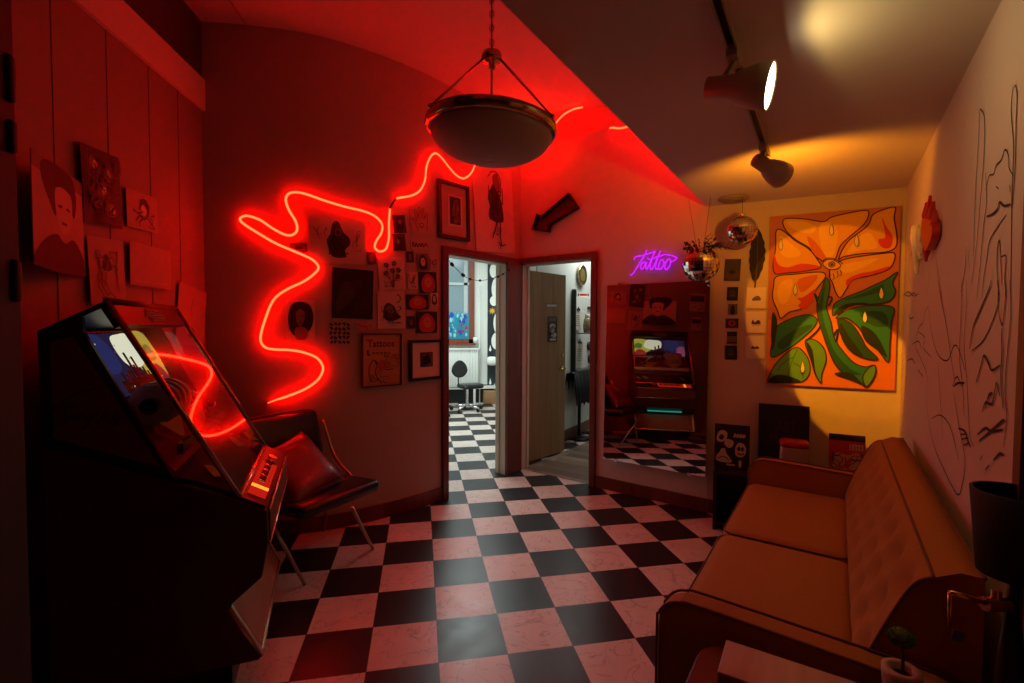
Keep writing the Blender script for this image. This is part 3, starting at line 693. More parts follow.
a = Art(M2, w2_, h2_, PAPW); a.done('mat_board', parent=fr)
a = Art(M2 @ T(w2_ * .29, h2_ * .30, .004), w2_ * .44, h2_ * .42, DG); a.scribble(.1, .1, .9, .9, 20, .005, MG, 5); a.blob([(.2, .2), (.3, .7), (.6, .8), (.8, .3)], K); a.done('print', parent=fr)
M, w, h = frame_px((437, 179), (467.5, 187.5), (467.5, 242), (437, 237), curved=True, off=.004)
fr, M2, w2_, h2_ = framed(M, w, h, .028, .03, mat('frame_black_wood', (.02, .01, .01), .35), 'picture_frame', 'dark framed picture with a pale mat over the first doorway')
a = Art(M2, w2_, h2_, PAPD); a.done('mat_board', parent=fr)
a = Art(M2 @ T(w2_ * .26, h2_ * .2, .004), w2_ * .56, h2_ * .62, PAPER); a.rect(.12, .06, .88, .94, DG); a.blob([(.3, .3), (.4, .8), (.7, .85), (.75, .4)], MG); a.blob([(.4, .1), (.5, .4), (.8, .2)], MG); a.scribble(.15, .1, .85, .9, 12, .005, K, 11); a.done('print', parent=fr)
a = sheet(0, 0, 0, 0, PAPER, quad=((474, 164), (513, 169), (513, 256), (474, 248)))
a.blob([(.34, .62), (.42, .74), (.52, .80), (.62, .70), (.70, .55), (.72, .38), (.62, .36), (.45, .36), (.34, .42), (.38, .54)], DG); a.blob([(.50, .78), (.48, .88), (.60, .92), (.66, .80), (.62, .70)], MG); a.line([(.36, .86), (.46, .93), (.60, .93), (.68, .84), (.66, .66)], .014, MG)
a.scribble(.36, .38, .7, .76, 18, .010, K, 4); a.line([(.52, .36), (.48, .27), (.42, .2)], .014, DG); a.line([(.62, .36), (.60, .2), (.62, .08)], .014, DG); a.line([(.54, .12), (.62, .08), (.72, .10)], .012, DG); a.line([(.60, .10), (.58, .04)], .01, DG); a.line([(.42, .2), (.40, .16)], .01, DG); a.scribble(.5, .15, .7, .35, 6, .006, DG, 12)
a.done('bird_poster', 'tall pale poster of a dark long-legged bird over the first doorway', 'poster')

# pictures on the left wall
def sheetL(quad, base=None, off=.012): M, w, h = frame_px(*quad, wall=WL, off=off); return Art(M, w, h, base or PAPL)
PAPL = mat('dark_paper', (.36, .26, .22), .75, noise=.08)  # darker paper tone for the sheets of the left wall
G2 = 'posters on the left boarded wall'
pr = WL.pt((Vector((LC[0], -.489, 0)) - WL.a).dot(WL.d), 0, .012); plf = Vector((-1.432, -.966, 0)); px_ = (pr - plf).normalized()
a = Art(basis(plf + Z * 1.68, px_, Z, px_.cross(Z)), (pr - plf).length, .41, PAPL)
a.rect(.0, .86, 1, 1, MG); a.blob([(.14, .84), (.22, .99), (.7, .99), (.82, .8), (.78, .58), (.72, .62), (.70, .78), (.46, .80), (.40, .52), (.30, .60)], K); a.blob([(.40, .78), (.70, .78), (.70, .5), (.55, .36), (.42, .48)], ink((.4, .3, .26))); a.line([(.44, .62), (.52, .63)], .012, K); a.line([(.6, .63), (.67, .62)], .012, K); a.line([(.5, .47), (.6, .47)], .01, K); a.blob([(.05, .0), (.12, .2), (.38, .34), (.55, .28), (.75, .34), (.95, .18), (.98, .0)], K)
a.done('portrait_poster', 'curling poster of a dark-haired head and shoulders, nearest on the left wall', 'poster', G2)
a = sheetL(((79, 142), (119, 158), (121, 230), (84, 221)), DG, .02)
for i, (x, y, rx, ry) in enumerate([(.3, .78, .12, .12), (.65, .72, .13, .12), (.5, .45, .16, .14), (.3, .3, .12, .1), (.65, .22, .14, .1)]): a.ell(x, y, rx, ry, MG); a.ell(x + .03, y, rx * .5, ry * .5, LT); a.scribble(x - .12, y - .1, x + .12, y + .1, 4, .006, K, i)
a.scribble(.08, .05, .92, .95, 16, .008, BRN, 3); a.done('busy_poster', 'dark crowded poster high on the left wall', 'poster', G2)
a = sheetL(((125, 186), (157, 200), (157, 233), (127, 227)))
a.blob([(.38, .5), (.42, .8), (.6, .85), (.72, .65), (.66, .4), (.60, .62), (.50, .70)], K); a.blob([(.45, .62), (.55, .66), (.62, .55), (.52, .38)], LT); a.line([(.25, .2), (.4, .38), (.5, .3), (.65, .35), (.8, .18)], .008, DG); a.scribble(.2, .1, .85, .5, 9, .005, DG, 2); a.done('face_sketch', 'small pale sheet with an inked face and black hair', 'drawing', G2)
a = sheetL(((88.5, 236), (123, 241), (125, 304), (88.5, 304)), None, .02)
a.blob([(.35, .55), (.4, .72), (.5, .76), (.58, .66), (.64, .55), (.5, .5)], DG); a.scribble(.2, .1, .8, .8, 14, .006, MG, 6); a.done('ink_drawing', 'pale ink drawing half hidden behind the jukebox top', 'drawing', G2)
a = sheetL(((124, 239), (171, 252), (170, 290), (135, 285)), PAPL, .02); a.line([(.1, .1), (.9, .12)], .004, PAPD); a.done('blank_sheet', 'blank pale sheet curling off the left wall above the jukebox', 'sheet', G2)
a = sheetL(((176, 281), (204, 291), (205, 349), (178, 342))); a.blob([(.42, .15), (.5, .3), (.6, .26), (.68, .14)], K); a.line([(.5, .8), (.46, .62), (.5, .5)], .006, MG); a.done('note_sheet', 'pale sheet at the corner end of the left wall', 'sheet', G2)
for i, (y0, y1, z0, z1, lab) in enumerate([(-1.48, -1.22, 1.90, 2.18, 'dark small poster near the shop front, seen in the mirror'), (-1.44, -1.26, 1.60, 1.80, 'lower dark poster near the shop front, seen in the mirror')]):
    t0 = (Vector((LC[0], y0, 0)) - WL.a).dot(WL.d); A_ = Art(basis(WL.pt(t0, z0, .11), WL.d, Z, WL.n), y1 - y0, z1 - z0, PAPD); A_.rect(.05, .55, .95, .9, DG); A_.scribble(.1, .1, .9, .5, 8, .006, BRN, i); A_.done('small_poster', lab, 'poster', G2)

# ------------------------------------------------------------------ red neon line
NEON = emis('red_neon', (1.0, .0150, .0042), 25.0); NEONR = emis('red_neon_side', (1.0, .0008, .0002), 25.0)
def ntube(mb, P, R, nrm):
    """flexible neon: pale front strip, deep red sides and back"""
    P = [Vector(p) for p in P]; N = len(P); n = 12; vs = []; fc = []; fr = []
    for i, p in enumerate(P):
        t = (P[min(i + 1, N - 1)] - P[max(i - 1, 0)]).normalized(); nv = nrm[i] if isinstance(nrm, list) else nrm
        a = (nv - t * nv.dot(t)).normalized(); b = t.cross(a); rr = R[i] if isinstance(R, list) else R
        for k in range(n): q = 2 * PI * (k + .5) / n; vs.append(p + a * rr * math.cos(q) + b * rr * math.sin(q))
    for i in range(N - 1):
        for k in range(n):
            k2 = (k + 1) % n; (fc if k in (10, 11, 0) else fr).append((i * n + k, i * n + k2, (i + 1) * n + k2, (i + 1) * n + k))
    fr += [list(range(n))[::-1], [(N - 1) * n + k for k in range(n)]]
    mb.add(vs, fc, NEON, True); mb.add(vs, fr, NEONR, True)
nz_ = thing('neon_line_light', 'long wavy red neon tube looping over the curved wall', 'neon light', T(wall_a(320, 300)[0]))
inv = Vector(nz_.location)
def neon(px, name, r=.0105, taper=False, off=.032):
    P = []; NN = []
    for p in smooth(px, 5):
        q, n = wall_a(p[0], p[1]); NN.append(n)
        P.append(on_plane(p[0], p[1], q + n * off, n) - inv)
    mb = MB(); R = [r] * len(P)
    if taper:
        for i in range(8): R[i] = r * (.25 + .75 * i / 8)
    ntube(mb, P, R, NN); mb.build(name, nz_); return P
n1 = [(268, 403), (277, 399.5), (288, 396), (305, 389), (318, 379.5), (323, 368), (317, 358), (304, 352.5), (290, 350), (276, 349.5), (266, 347.5), (261, 341), (262, 331), (266, 318), (271, 305), (277, 296.5), (288, 289), (303, 282), (313, 275), (318.5, 268), (314, 261), (305, 256), (292, 250.5), (275, 243), (258, 233), (244, 224), (240.5, 219), (247, 216), (260, 220), (272, 228), (283, 234), (291, 235.5), (297, 231), (296, 222), (289, 210), (286, 200), (289, 194), (297, 192.5), (308, 195), (325, 201), (345, 207), (362, 211), (374, 216), (381.5, 224), (381, 233), (376, 241), (374.5, 247.5), (379, 251.5), (385.5, 249), (388.5, 238), (388.5, 224), (389.5, 209)]
n2 = [(396, 198.5), (405, 197), (413, 195), (420, 190), (424.5, 180), (426, 167), (430, 157), (435, 153.5), (441, 158), (449, 168), (456, 175.5), (463, 178.5), (470, 174), (474.5, 165), (480, 150), (488, 141), (497, 136), (504, 133), (509, 132)]
Pn1 = neon(n1, 'tube', taper=True); Pn2 = neon(n2, 'tube')
mb = MB(); mb.tube(smooth([Pn1[-1], (Pn1[-1] + Pn2[0]) / 2 - Vector((0, 0, -.005)), Pn2[0]], 5), .007, BLACK, 8); mb.build('connector', nz_)
# recess and ledge pieces, lengthened by unseen loops added to redden the mirror wall
rw_ = Wall(WB.pt(0, 0, -.10)[:2], WB.pt(WB.L, 0, -.10)[:2])
P = [WB.hit(x, y, .05 + max(0, min(.20, (556 - x) * .010))) - inv for x, y in smooth([(520, 146), (520, 122), (526, 112), (533, 122), (527, 146), (534, 155), (541, 140), (538, 118), (545, 116), (547, 140), (552, 133), (556, 124), (564, 115), (574, 109.5), (583, 107.5)], 5)]
mb = MB(); ntube(mb, P, .0105, WB.n); mb.build('tube', nz_)
P = [WB.hit(x, y, min(.10, max(0, (x - 612) * .006))) - inv for x, y in smooth([(610, 128.3), (614, 128.0), (620, 128.6), (632, 126), (650, 120), (668, 126), (672, 142), (684, 150), (690, 130), (683, 112), (664, 108), (650, 111)], 5)]
mb = MB(); ntube(mb, P, .0105, WB.n); mb.build('tube', nz_)
P = [s0 + sd * (2.80 - t) + Vector((-sd.y, sd.x, 0)) * .045 + Vector((0, 0, z)) - inv for t, z in [tuple(q)[:2] for q in smooth([(.10, 3.18), (.20, 3.34), (.38, 3.24), (.30, 3.02), (.16, 2.90), (.22, 2.70), (.42, 2.68), (.46, 2.95), (.58, 3.2)], 6)]]  # unseen extra loop on the soffit face, added to light the mirror wall red
mb = MB(); ntube(mb, P, .0105, Vector((-sd.y, sd.x, 0))); mb.build('tube', nz_)
for i in range(0, 250, 24):
    if i + 1 < len(Pn1):
        mb = MB(); q, n = wall_a(*smooth(n1, 5)[i][:2]); mb.cyl(q - inv, Pn1[i], .004, mat('clear_clip', (.3, .05, .04), .3), n=8); mb.build('clip', nz_)

# ------------------------------------------------------------------ mirror wall
# tattoo sign
VIO = emis('violet_neon', (.50, .012, 1.0), 1.6)
c = WB.hit(632, 276, .02); ts = thing('neon_word_sign', 'violet neon word Tattoo above the mirror', 'neon sign', T(c))
def nsgn(pts, name, close=False, r=.0045):
    P = [WB.hit(x, y, .03) - c for x, y in smooth(pts, 5)]
    mb = MB(); mb.tube(P, r, VIO, 8); mb.build(name, ts)
sx = lambda X, Y: (620 + X / 14.63, 240 + Y / 14.63)
def S_(*p): return [sx(*q) for q in p]
nsgn(S_((150, 520), (200, 480), (250, 400), (310, 300), (360, 220), (390, 150)), 'letter_stroke')
nsgn(S_((215, 290), (210, 260), (260, 240), (340, 225), (450, 190), (520, 170)), 'letter_stroke')
nsgn(S_((370, 330), (330, 330), (300, 380), (315, 430), (350, 400), (385, 330), (375, 400), (395, 430)), 'letter_stroke')
nsgn(S_((395, 430), (430, 350), (480, 240), (510, 160), (470, 270), (440, 370), (455, 430), (480, 410)), 'letter_stroke')
nsgn(S_((480, 410), (520, 320), (560, 230), (590, 160), (550, 270), (520, 370), (530, 430), (560, 410)), 'letter_stroke')
nsgn(S_((400, 265), (440, 285), (530, 250), (600, 235)), 'crossbar')
nsgn(S_((600, 300), (570, 350), (565, 410), (590, 430), (630, 380), (640, 320), (615, 285), (600, 300)), 'letter_stroke')
nsgn(S_((640, 340), (670, 320), (700, 280), (665, 340), (655, 410), (680, 430), (725, 380), (745, 310), (725, 280), (700, 290)), 'letter_stroke')
nsgn(S_((735, 330), (790, 300), (830, 265), (790, 240), (720, 220), (640, 215), (600, 235)), 'swash')
for x, y in ((636, 270), (655, 262), (672, 262)): mb = MB(); mb.cyl(WB.hit(x, y, .0) - c, WB.hit(x, y, .03) - c, .005, BLACK, n=8); mb.build('standoff', ts)
# arrow
ap = [(534.5, 230.5), (539.5, 214.5), (544, 217), (571, 194), (580, 208.5), (552, 225.5), (550.5, 232.5)]
q = WB.hit(557, 213); ar = thing('arrow_sign', 'dark metal arrow sign pointing down-left over the second doorway', 'sign', basis(q, WB.d, Z, WB.n))
def loc2(x, y): p = WB.hit(x, y) - q; return (p.dot(WB.d), p.z)
pl = [loc2(*p) for p in ap]
if sum(pl[i][0] * pl[(i + 1) % 7][1] - pl[(i + 1) % 7][0] * pl[i][1] for i in range(7)) < 0: pl = pl[::-1]
RUST = mat('rusty_metal', (.10, .03, .025), .6, .3, noise=.4, scale=30)
mb = MB(); mb.prism(pl, .0, .012, RUST); mb.build('back_plate', ar)
mb = MB(); n = 7; cx = sum(p[0] for p in pl) / n; cy = sum(p[1] for p in pl) / n
inn = []
for i in range(n):
    a0, a1, a2 = Vector(pl[i - 1]), Vector(pl[i]), Vector(pl[(i + 1) % n]); d1 = (a1 - a0).normalized(); d2 = (a2 - a1).normalized()
    n1_, n2_ = Vector((-d1.y, d1.x)), Vector((-d2.y, d2.x)); bis = (n1_ + n2_).normalized(); inn.append(tuple(a1 + bis * (.012 / max(.35, bis.dot(n1_)))))
vs = [(*p, z) for z in (0, .055) for p in pl] + [(*p, z) for z in (0, .055) for p in inn]; fs = []
for i in range(n):
    j = (i + 1) % n; fs += [(i, j, n + j, n + i), (2 * n + j, 2 * n + i, 3 * n + i, 3 * n + j), (n + i, n + j, 3 * n + j, 3 * n + i)]
mb.add(vs, fs, mat('dark_rim', (.02, .008, .008), .5, .4)); mb.build('rim', ar)
for x, y in ((571, 201), (565, 206), (558.5, 210.5), (552, 215), (546, 219.5), (541.5, 224)):
    u, v = loc2(x, y); mb = MB(); mb.sphere((u, v, .022), .011, mat('unlit_bulb', (.16, .05, .04), .2), u=10, v=7); mb.build('bulb', ar)
# mirror
M, w, h = frame_px((609.5, 284), (714.5, 284), (713.5, 469), (604.5, 457), wall=WB, off=.02)
tl = math.radians(MIRROR_TILT)
M = basis(WB.hit(609.5, 284), WB.d, Z, WB.n); t0, t1 = WB.t(607, 370), WB.L - .02; zt = WB.hit(660, 283).z; zb = WB.hit(607, 457).z
w, h = t1 - t0, zt - zb
M = basis(WB.pt(t0, zb, .010 + h * math.sin(-tl)), WB.d, Z, WB.n) @ Matrix.Rotation(tl, 4, 'X')
MIR = mat('mirror_glass', (.60, .60, .58), .015, 1, noise=0)
mb = MB(); mb.box((w / 2, h / 2, .003), (w, h, .006), MIR)
mo = mb.build('wall_mirror'); mo.matrix_world = M; tag(mo, 'large frameless mirror on the wall right of the second doorway', 'mirror')
for x in (.12, w - .12):
    for y in (0, h): mb = MB(); mb.box((x, y, .006), (.03, .025, .014), CHROME); mb.build('clip', mo)
# ------------------------------------------------------------------ painting wall
G3 = 'small pictures beside the painting'
def sheetC(x0, y0, x1, y1, base, quad=None, off=.006):
    M, w, h = frame_px(*quad, wall=WC, off=off) if quad else rect_px(x0, y0, x1, y1, wall=WC, off=off)
    return Art(M, w, h, base)
for i, (x0, y0, x1, y1, lab) in enumerate([(724.5, 259, 740.5, 281, 'largest dark snapshot, topmost of the column left of the feather'), (727, 287, 738, 300.5, 'square dark snapshot, second from the top of its column'), (728, 304, 737.5, 314.5, 'grey snapshot with a dark figure, third of its column'), (725.5, 318.5, 738.5, 328, 'wide dark snapshot, fourth of its column'), (727, 331.5, 737, 343.5, 'snapshot with a pale band, fifth of its column'), (725, 345.5, 737, 359.5, 'dark snapshot at the bottom of its column')]):
    a = sheetC(x0, y0, x1, y1, DG if i in (0, 3) else K)
    if i == 0: a.blob([(.1, .1), (.9, .1), (.8, .5), (.2, .4)], BRN); a.ell(.5, .4, .2, .1, K)
    elif i == 2: a.rect(0, 0, 1, 1, MG); a.blob([(.3, .05), (.3, .7), (.5, .9), (.7, .7), (.7, .05)], K)
    elif i == 3: a.ell(.5, .5, .3, .3, RED); a.ell(.5, .5, .12, .15, K)
    elif i == 4: a.rect(0, .12, 1, .62, MG); a.rect(.1, .7, .9, .8, DG)
    else: a.ell(.5, .5, .3, .3, DG); a.line([(.2, .3), (.5, .4), (.8, .3)], .004, MG)
    a.done('snapshot', lab, 'photo', G3)
for i, (x0, y0, x1, y1, lab) in enumerate([(746.5, 287.5, 766, 308.5, 'white card with a small grey drawing, upper of three below the feather'), (746, 311.5, 765.5, 333, 'white card with a small dark drawing, middle of three below the feather'), (745.5, 336, 764.5, 358.5, 'white card with a small dark mark, lower of three below the feather')]):
    a = sheetC(x0, y0, x1, y1, mat('card_white', (.78, .72, .66), .7, noise=.04), off=.012)
    if i == 0: a.blob([(.3, .4), (.4, .55), (.6, .6), (.72, .5), (.7, .4)], MG); a.line([(.3, .38), (.75, .4)], .003, K)
    elif i == 1: a.blob([(.3, .42), (.35, .62), (.45, .5), (.6, .6), (.72, .55), (.72, .42)], DG); a.line([(.3, .36), (.75, .37)], .003, K)
    else: a.blob([(.3, .44), (.4, .56), (.5, .5), (.6, .56), (.72, .44)], DG)
    a.done('drawing_card', lab, 'card', G3)
# feather
q = WC.hit(755, 285, .02); mb = MB(); FE = mat('feather_dark', (.030, .022, .014), .8, noise=.4, scale=60)
L_ = WC.hit(756, 234, .02).z - q.z
def fw_(t): return .052 * (math.sin(PI * min(1, t * .93 + .06)) ** .7) * (1 + .06 * math.sin(t * 37))
vs = []; fs = []; n = 40
for i in range(n + 1):
    t = i / n; w = fw_(t); zz = .03 + t * L_; sway = .012 * math.sin(t * 2.5)
    vs += [(-w + sway, zz + .012, .0), (sway, zz, .008), (w + sway, zz + .012, .0)]
for i in range(n): fs += [(3 * i, 3 * i + 1, 3 * i + 4, 3 * i + 3), (3 * i + 1, 3 * i + 2, 3 * i + 5, 3 * i + 4)]
mb.add(vs, fs, FE, True)
fo = mb.build('feather', M=basis(q, WC.d, Z, WC.n)); tag(fo, 'long dark feather hung on the wall left of the flower painting', 'feather')
mb = MB(); mb.tube([(.012 * math.sin(i / 10 * 2.5), -.02 + i / 10 * (L_ + .03), .010) for i in range(11)], [.005 - .0004 * i for i in range(11)], mat('quill', (.10, .07, .04), .5), 6); mb.build('quill', fo)
# flower painting (canvas coordinates taken in a 488 x 683 study)
M, w, h = frame_px((768, 217.5), (901.5, 205.5), (893.5, 391), (767.5, 383.5), wall=WC, off=.012)
a = Art(M, w, h, mat('canvas_salmon', (.50, .17, .11), .75, noise=.15, scale=8), th=.010, step=.00025)
cTL, cTR, cBR, cBL = (28, 88), (458, 50), (434, 655), (22, 628)
def cu(p):
    u, v = .5, .5
    for _ in range(12):
        x = (1 - u) * v * cTL[0] + u * v * cTR[0] + u * (1 - v) * cBR[0] + (1 - u) * (1 - v) * cBL[0]
        y = (1 - u) * v * cTL[1] + u * v * cTR[1] + u * (1 - v) * cBR[1] + (1 - u) * (1 - v) * cBL[1]
        u += (p[0] - x) / 425; v -= (p[1] - y) / 575
    return (min(max(u, .004), .996), min(max(v, .004), .996))
def cb(pts, m, outline=None, wd=.008):
    P = [cu(p) for p in pts]; a.blob(P, m, 4)
    if outline: a.line(P, wd, outline, 4, True)
ORG = ink((.72, .37, .035)); ORL = ink((.80, .50, .07)); ORD = ink((.62, .15, .015)); VER = ink((.60, .045, .012)); GRN = ink((.020, .20, .14)); GRD = ink((.010, .085, .065)); GRL = ink((.10, .32, .09)); GRX = ink((.008, .022, .016)); OUT = ink((.035, .008, .010)); TEAR = ink((.70, .66, .45)); LOW = ink((.68, .20, .05))
a.poly([cu(p) for p in [(22, 420), (445, 440), (434, 655), (22, 628)]], LOW)  # lower canvas ground tinted orange, the warm lamplight put into the colour
cb([(75, 100), (100, 92), (160, 95), (215, 102), (240, 88), (290, 75), (350, 65), (360, 78), (345, 110), (300, 150), (270, 180), (255, 220), (235, 232), (205, 225), (180, 205), (165, 185), (120, 160), (85, 130)], ORG, OUT)
cb([(205, 110), (235, 105), (260, 130), (255, 190), (235, 225), (215, 200), (200, 150)], ORL); cb([(90, 104), (150, 104), (190, 120), (170, 140), (120, 130)], ORL); cb([(160, 150), (190, 170), (225, 220), (205, 222), (178, 200)], ORD)
cb([(372, 80), (400, 65), (440, 55), (437, 90), (445, 150), (440, 185), (410, 200), (340, 205), (280, 215), (265, 225), (275, 195), (300, 160), (345, 125), (362, 105)], ORG, OUT)
cb([(400, 90), (415, 120), (432, 150), (425, 185), (400, 185), (388, 160), (410, 150)], VER); cb([(330, 150), (365, 140), (385, 185), (330, 195), (290, 205)], ORL)
cb([(280, 225), (340, 213), (400, 205), (435, 203), (437, 225), (420, 255), (370, 275), (310, 290), (290, 320), (270, 348), (255, 330), (245, 300), (235, 280), (240, 250)], ORG, OUT)
cb([(290, 290), (330, 270), (370, 262), (425, 245), (405, 262), (360, 275), (310, 290), (292, 312)], VER); cb([(265, 245), (330, 230), (390, 220), (350, 245), (290, 268)], ORL)
cb([(60, 128), (80, 135), (120, 165), (165, 190), (195, 225), (205, 250), (150, 262), (90, 268), (50, 270), (42, 240), (50, 190), (50, 140)], ORG, OUT)
cb([(45, 205), (60, 240), (95, 250), (140, 238), (200, 245), (195, 253), (140, 262), (85, 267), (48, 266)], VER); cb([(65, 150), (100, 170), (140, 205), (100, 220), (65, 200)], ORL)
cb([(55, 280), (120, 272), (205, 265), (222, 280), (200, 310), (180, 340), (175, 365), (140, 385), (100, 395), (72, 415), (60, 390), (42, 350), (45, 310)], ORG, OUT)
cb([(128, 350), (150, 345), (190, 318), (182, 340), (176, 366), (150, 384), (130, 375), (140, 362)], VER); cb([(70, 300), (110, 290), (100, 350), (75, 370), (58, 340)], ORL); cb([(130, 290), (195, 275), (175, 310), (140, 330)], ORD)
# leaves and stem
cb([(40, 540), (45, 480), (60, 440), (110, 415), (165, 403), (195, 420), (180, 450), (140, 485), (90, 520)], GRN, OUT); cb([(42, 395), (60, 430), (45, 520), (38, 470)], GRX); cb([(60, 500), (90, 470), (150, 440), (180, 440), (130, 480), (80, 515)], GRD)
cb([(28, 620), (50, 570), (90, 530), (130, 510), (165, 545), (172, 590), (150, 620), (100, 622), (60, 610)], GRL, OUT); cb([(28, 622), (60, 598), (110, 606), (140, 622), (85, 626)], GRX)
for p_ in ([(130, 515), (110, 560), (95, 610)], [(120, 540), (90, 555), (60, 585)], [(115, 560), (140, 575), (150, 610)]): a.line([cu(p) for p in p_], .004, GRD, 4)
cb([(155, 490), (185, 485), (215, 510), (225, 550), (210, 600), (210, 628), (190, 600), (175, 550)], GRL, OUT); cb([(158, 492), (180, 520), (190, 590), (205, 622), (190, 600), (175, 550)], GRX)
cb([(245, 405), (250, 370), (280, 350), (330, 330), (370, 310), (410, 290), (445, 265), (430, 300), (438, 330), (420, 360), (370, 370), (300, 370), (270, 390)], GRN, OUT); cb([(250, 395), (290, 368), (360, 366), (300, 376), (262, 402)], GRX); cb([(280, 355), (340, 335), (400, 305), (390, 330), (320, 350)], GRD)
cb([(255, 415), (300, 385), (360, 375), (430, 380), (425, 430), (420, 500), (415, 560), (385, 520), (350, 490), (330, 450), (290, 415)], GRN, OUT); cb([(335, 440), (380, 470), (412, 545), (385, 520), (350, 490)], GRX); cb([(330, 400), (400, 395), (415, 440), (370, 440)], GRD)
cb([(262, 420), (300, 430), (330, 470), (350, 510), (385, 550), (340, 545), (300, 520), (275, 480)], GRD, OUT); cb([(270, 430), (300, 480), (340, 540), (300, 520), (275, 480)], GRX)
cb([(222, 285), (235, 300), (232, 340), (225, 380), (240, 430), (250, 480), (275, 520), (310, 560), (345, 575), (375, 570), (372, 600), (350, 640), (330, 625), (285, 600), (250, 560), (225, 500), (205, 440), (195, 400), (195, 360), (210, 320)], GRN, OUT)
cb([(222, 300), (215, 350), (212, 400), (230, 470), (255, 530), (300, 580), (335, 600), (285, 595), (250, 555), (226, 498), (206, 438), (197, 380)], GRD)
cb([(350, 640), (338, 610), (355, 580), (376, 572), (374, 605)], GRL, OUT); cb([(250, 596), (300, 594), (330, 622), (350, 642), (315, 622)], GRX)
for p_ in ([(232, 345), (243, 350), (230, 375)], [(195, 350), (185, 335), (200, 380)], [(248, 470), (262, 450), (255, 495)], [(205, 440), (190, 460), (158, 488)]): a.line([cu(p) for p in p_], .010, GRX, 3)
# eye in the flower
cb([(212, 238), (228, 225), (250, 228), (270, 243), (255, 256), (228, 255)], ink((.75, .42, .12)), OUT, .005); cb([(232, 236), (246, 232), (252, 242), (242, 250), (232, 246)], ink((.30, .16, .05)), OUT, .004); cb([(238, 240), (243, 238), (245, 243), (240, 245)], K)
a.line([cu(p) for p in [(205, 232), (230, 220), (258, 226), (278, 240)]], .005, OUT)
for x, y in ((232, 262), (245, 270), (258, 262), (268, 258)): a.line([cu((x, y)), cu((x + 4, y + 14)), cu((x - 2, y + 20))], .004, OUT, 3)
for x, y in ((240, 130), (68, 178), (320, 165), (120, 322), (395, 335), (345, 412), (147, 575)):
    cb([(x, y - 20), (x + 7, y + 5), (x, y + 18), (x - 7, y + 5)], TEAR, OUT, .003)
a.done('flower_painting', 'tall unframed painting of an orange flower with green leaves', 'painting')
# disco balls
def disco(px, py, rp, off, name, lab):
    c = WC.hit(px, py, off); d = (c - CAM).dot(ray(512, 341)) / ray(512, 341).length; r = rp * d / F_PX
    t = thing(name, lab, 'disco ball', T(c)); mb = MB(); bm = bmesh.new(); bmesh.ops.create_uvsphere(bm, u_segments=30, v_segments=17, radius=r)
    bm.normal_update(); rr = random.Random(3)
    fcs = bmesh.ops.split_edges(bm, edges=bm.edges[:])
    for f in bm.faces:
        cc = f.calc_center_median(); jt = Vector((rr.uniform(-1, 1), rr.uniform(-1, 1), rr.uniform(-1, 1))) * .10
        q_ = Matrix.Rotation(jt.length, 3, jt.normalized())
        for v in f.verts: v.co = cc + q_ @ ((v.co - cc) * .93)
    mb.bm(bm, mat('mirror_facet', (.75, .72, .66), .06, 1, noise=0), sm=False); mb.sphere((0, 0, 0), r * .985, mat('grout_dark', (.05, .04, .035), .5), u=24, v=16)
    mb.build('mirror_ball', t); return t, c, r
t, c, r = disco(742, 230.5, 14.2, .26, 'disco_ball', 'smaller disco ball hung at the top left of the painting wall')
mb = MB(); mb.cyl((0, 0, r * .97), (0, 0, r * 1.15), r * .16, CHROME); mb.build('cap', t)
mb = MB(); mb.tube([(0, 0, r), (.0, 0, ZL - c.z)], .0016, BLACK, 6); mb.build('cord', t)
t, c, r = disco(700.5, 264.5, 17.5, .28, 'disco_ball_planter', 'larger disco ball planter with dark trailing sprigs, hung before the mirror edge')
mb = MB(); PL = mat('dark_leaf', (.020, .018, .010), .6, noise=.4)
rr = random.Random(9)
for i in range(30):
    an = rr.uniform(0, 6.28); l = rr.uniform(.6, 1.25) * r; p0 = Vector((.5 * r * math.cos(an), .5 * r * math.sin(an), r * .75)); p1 = p0 + Vector((l * .6 * math.cos(an), l * .6 * math.sin(an), l * rr.uniform(.0, .7)))
    mb.tube(smooth([p0, (p0 + p1) / 2 + Vector((0, 0, .25 * l)), p1], 3), .0022, PL, 5)
    for k in range(7):
        f = (k + 1) / 7; p = p0.lerp(p1, f) + Vector((0, 0, .25 * l * 4 * f * (1 - f) * .5)); d = Vector((rr.uniform(-1, 1), rr.uniform(-1, 1), rr.uniform(-.3, 1))).normalized() * .028; s_ = d.cross(Z).normalized() * .007
        mb.add([p, p + d * .5 + s_, p + d, p + d * .5 - s_], [(0, 1, 2, 3)], PL)
for sgn, l in ((1, 1.35),):
    p0 = Vector((0, 0, r * .9)); d = WC.d * sgn; mb.tube(smooth([p0, p0 + d * r * .8 + Z * .02, p0 + d * r * l * 1.15 - Z * .015, p0 + d * r * l * 1.5 - Z * .02], 4), .003, PL, 5)
    for k in range(8): p = p0 + d * r * (.7 + .12 * k); mb.tube([p, p + d * .02 + Z * (.03 if k % 2 else -.02)], .002, PL, 5)
mb.build('foliage', t)
mb = MB()
for dx in (-.09, .06): mb.tube([Vector((0, 0, r * .9)) + WC.d * (.3 * dx), Vector((0, 0, ZL - c.z)) + WC.d * dx], .0015, BLACK, 6)
mb.build('cord', t)
# ceiling vent disc
c = at_z(733.5, 198, ZL); mb = MB(); mb.lathe([(0, -.02), (.085, -.02), (.10, -.012), (.105, 0), (0, 0)], mat('vent_paint', (.28, .22, .18), .6), T(c), 32)
for rr_ in (.03, .055, .08): mb.lathe([(rr_ - .004, -.021), (rr_, -.026), (rr_ + .004, -.021)], MATS['vent_paint'], T(c), 32)
tag(mb.build('ceiling_vent'), 'round vent in the low ceiling above the disco balls', 'vent')

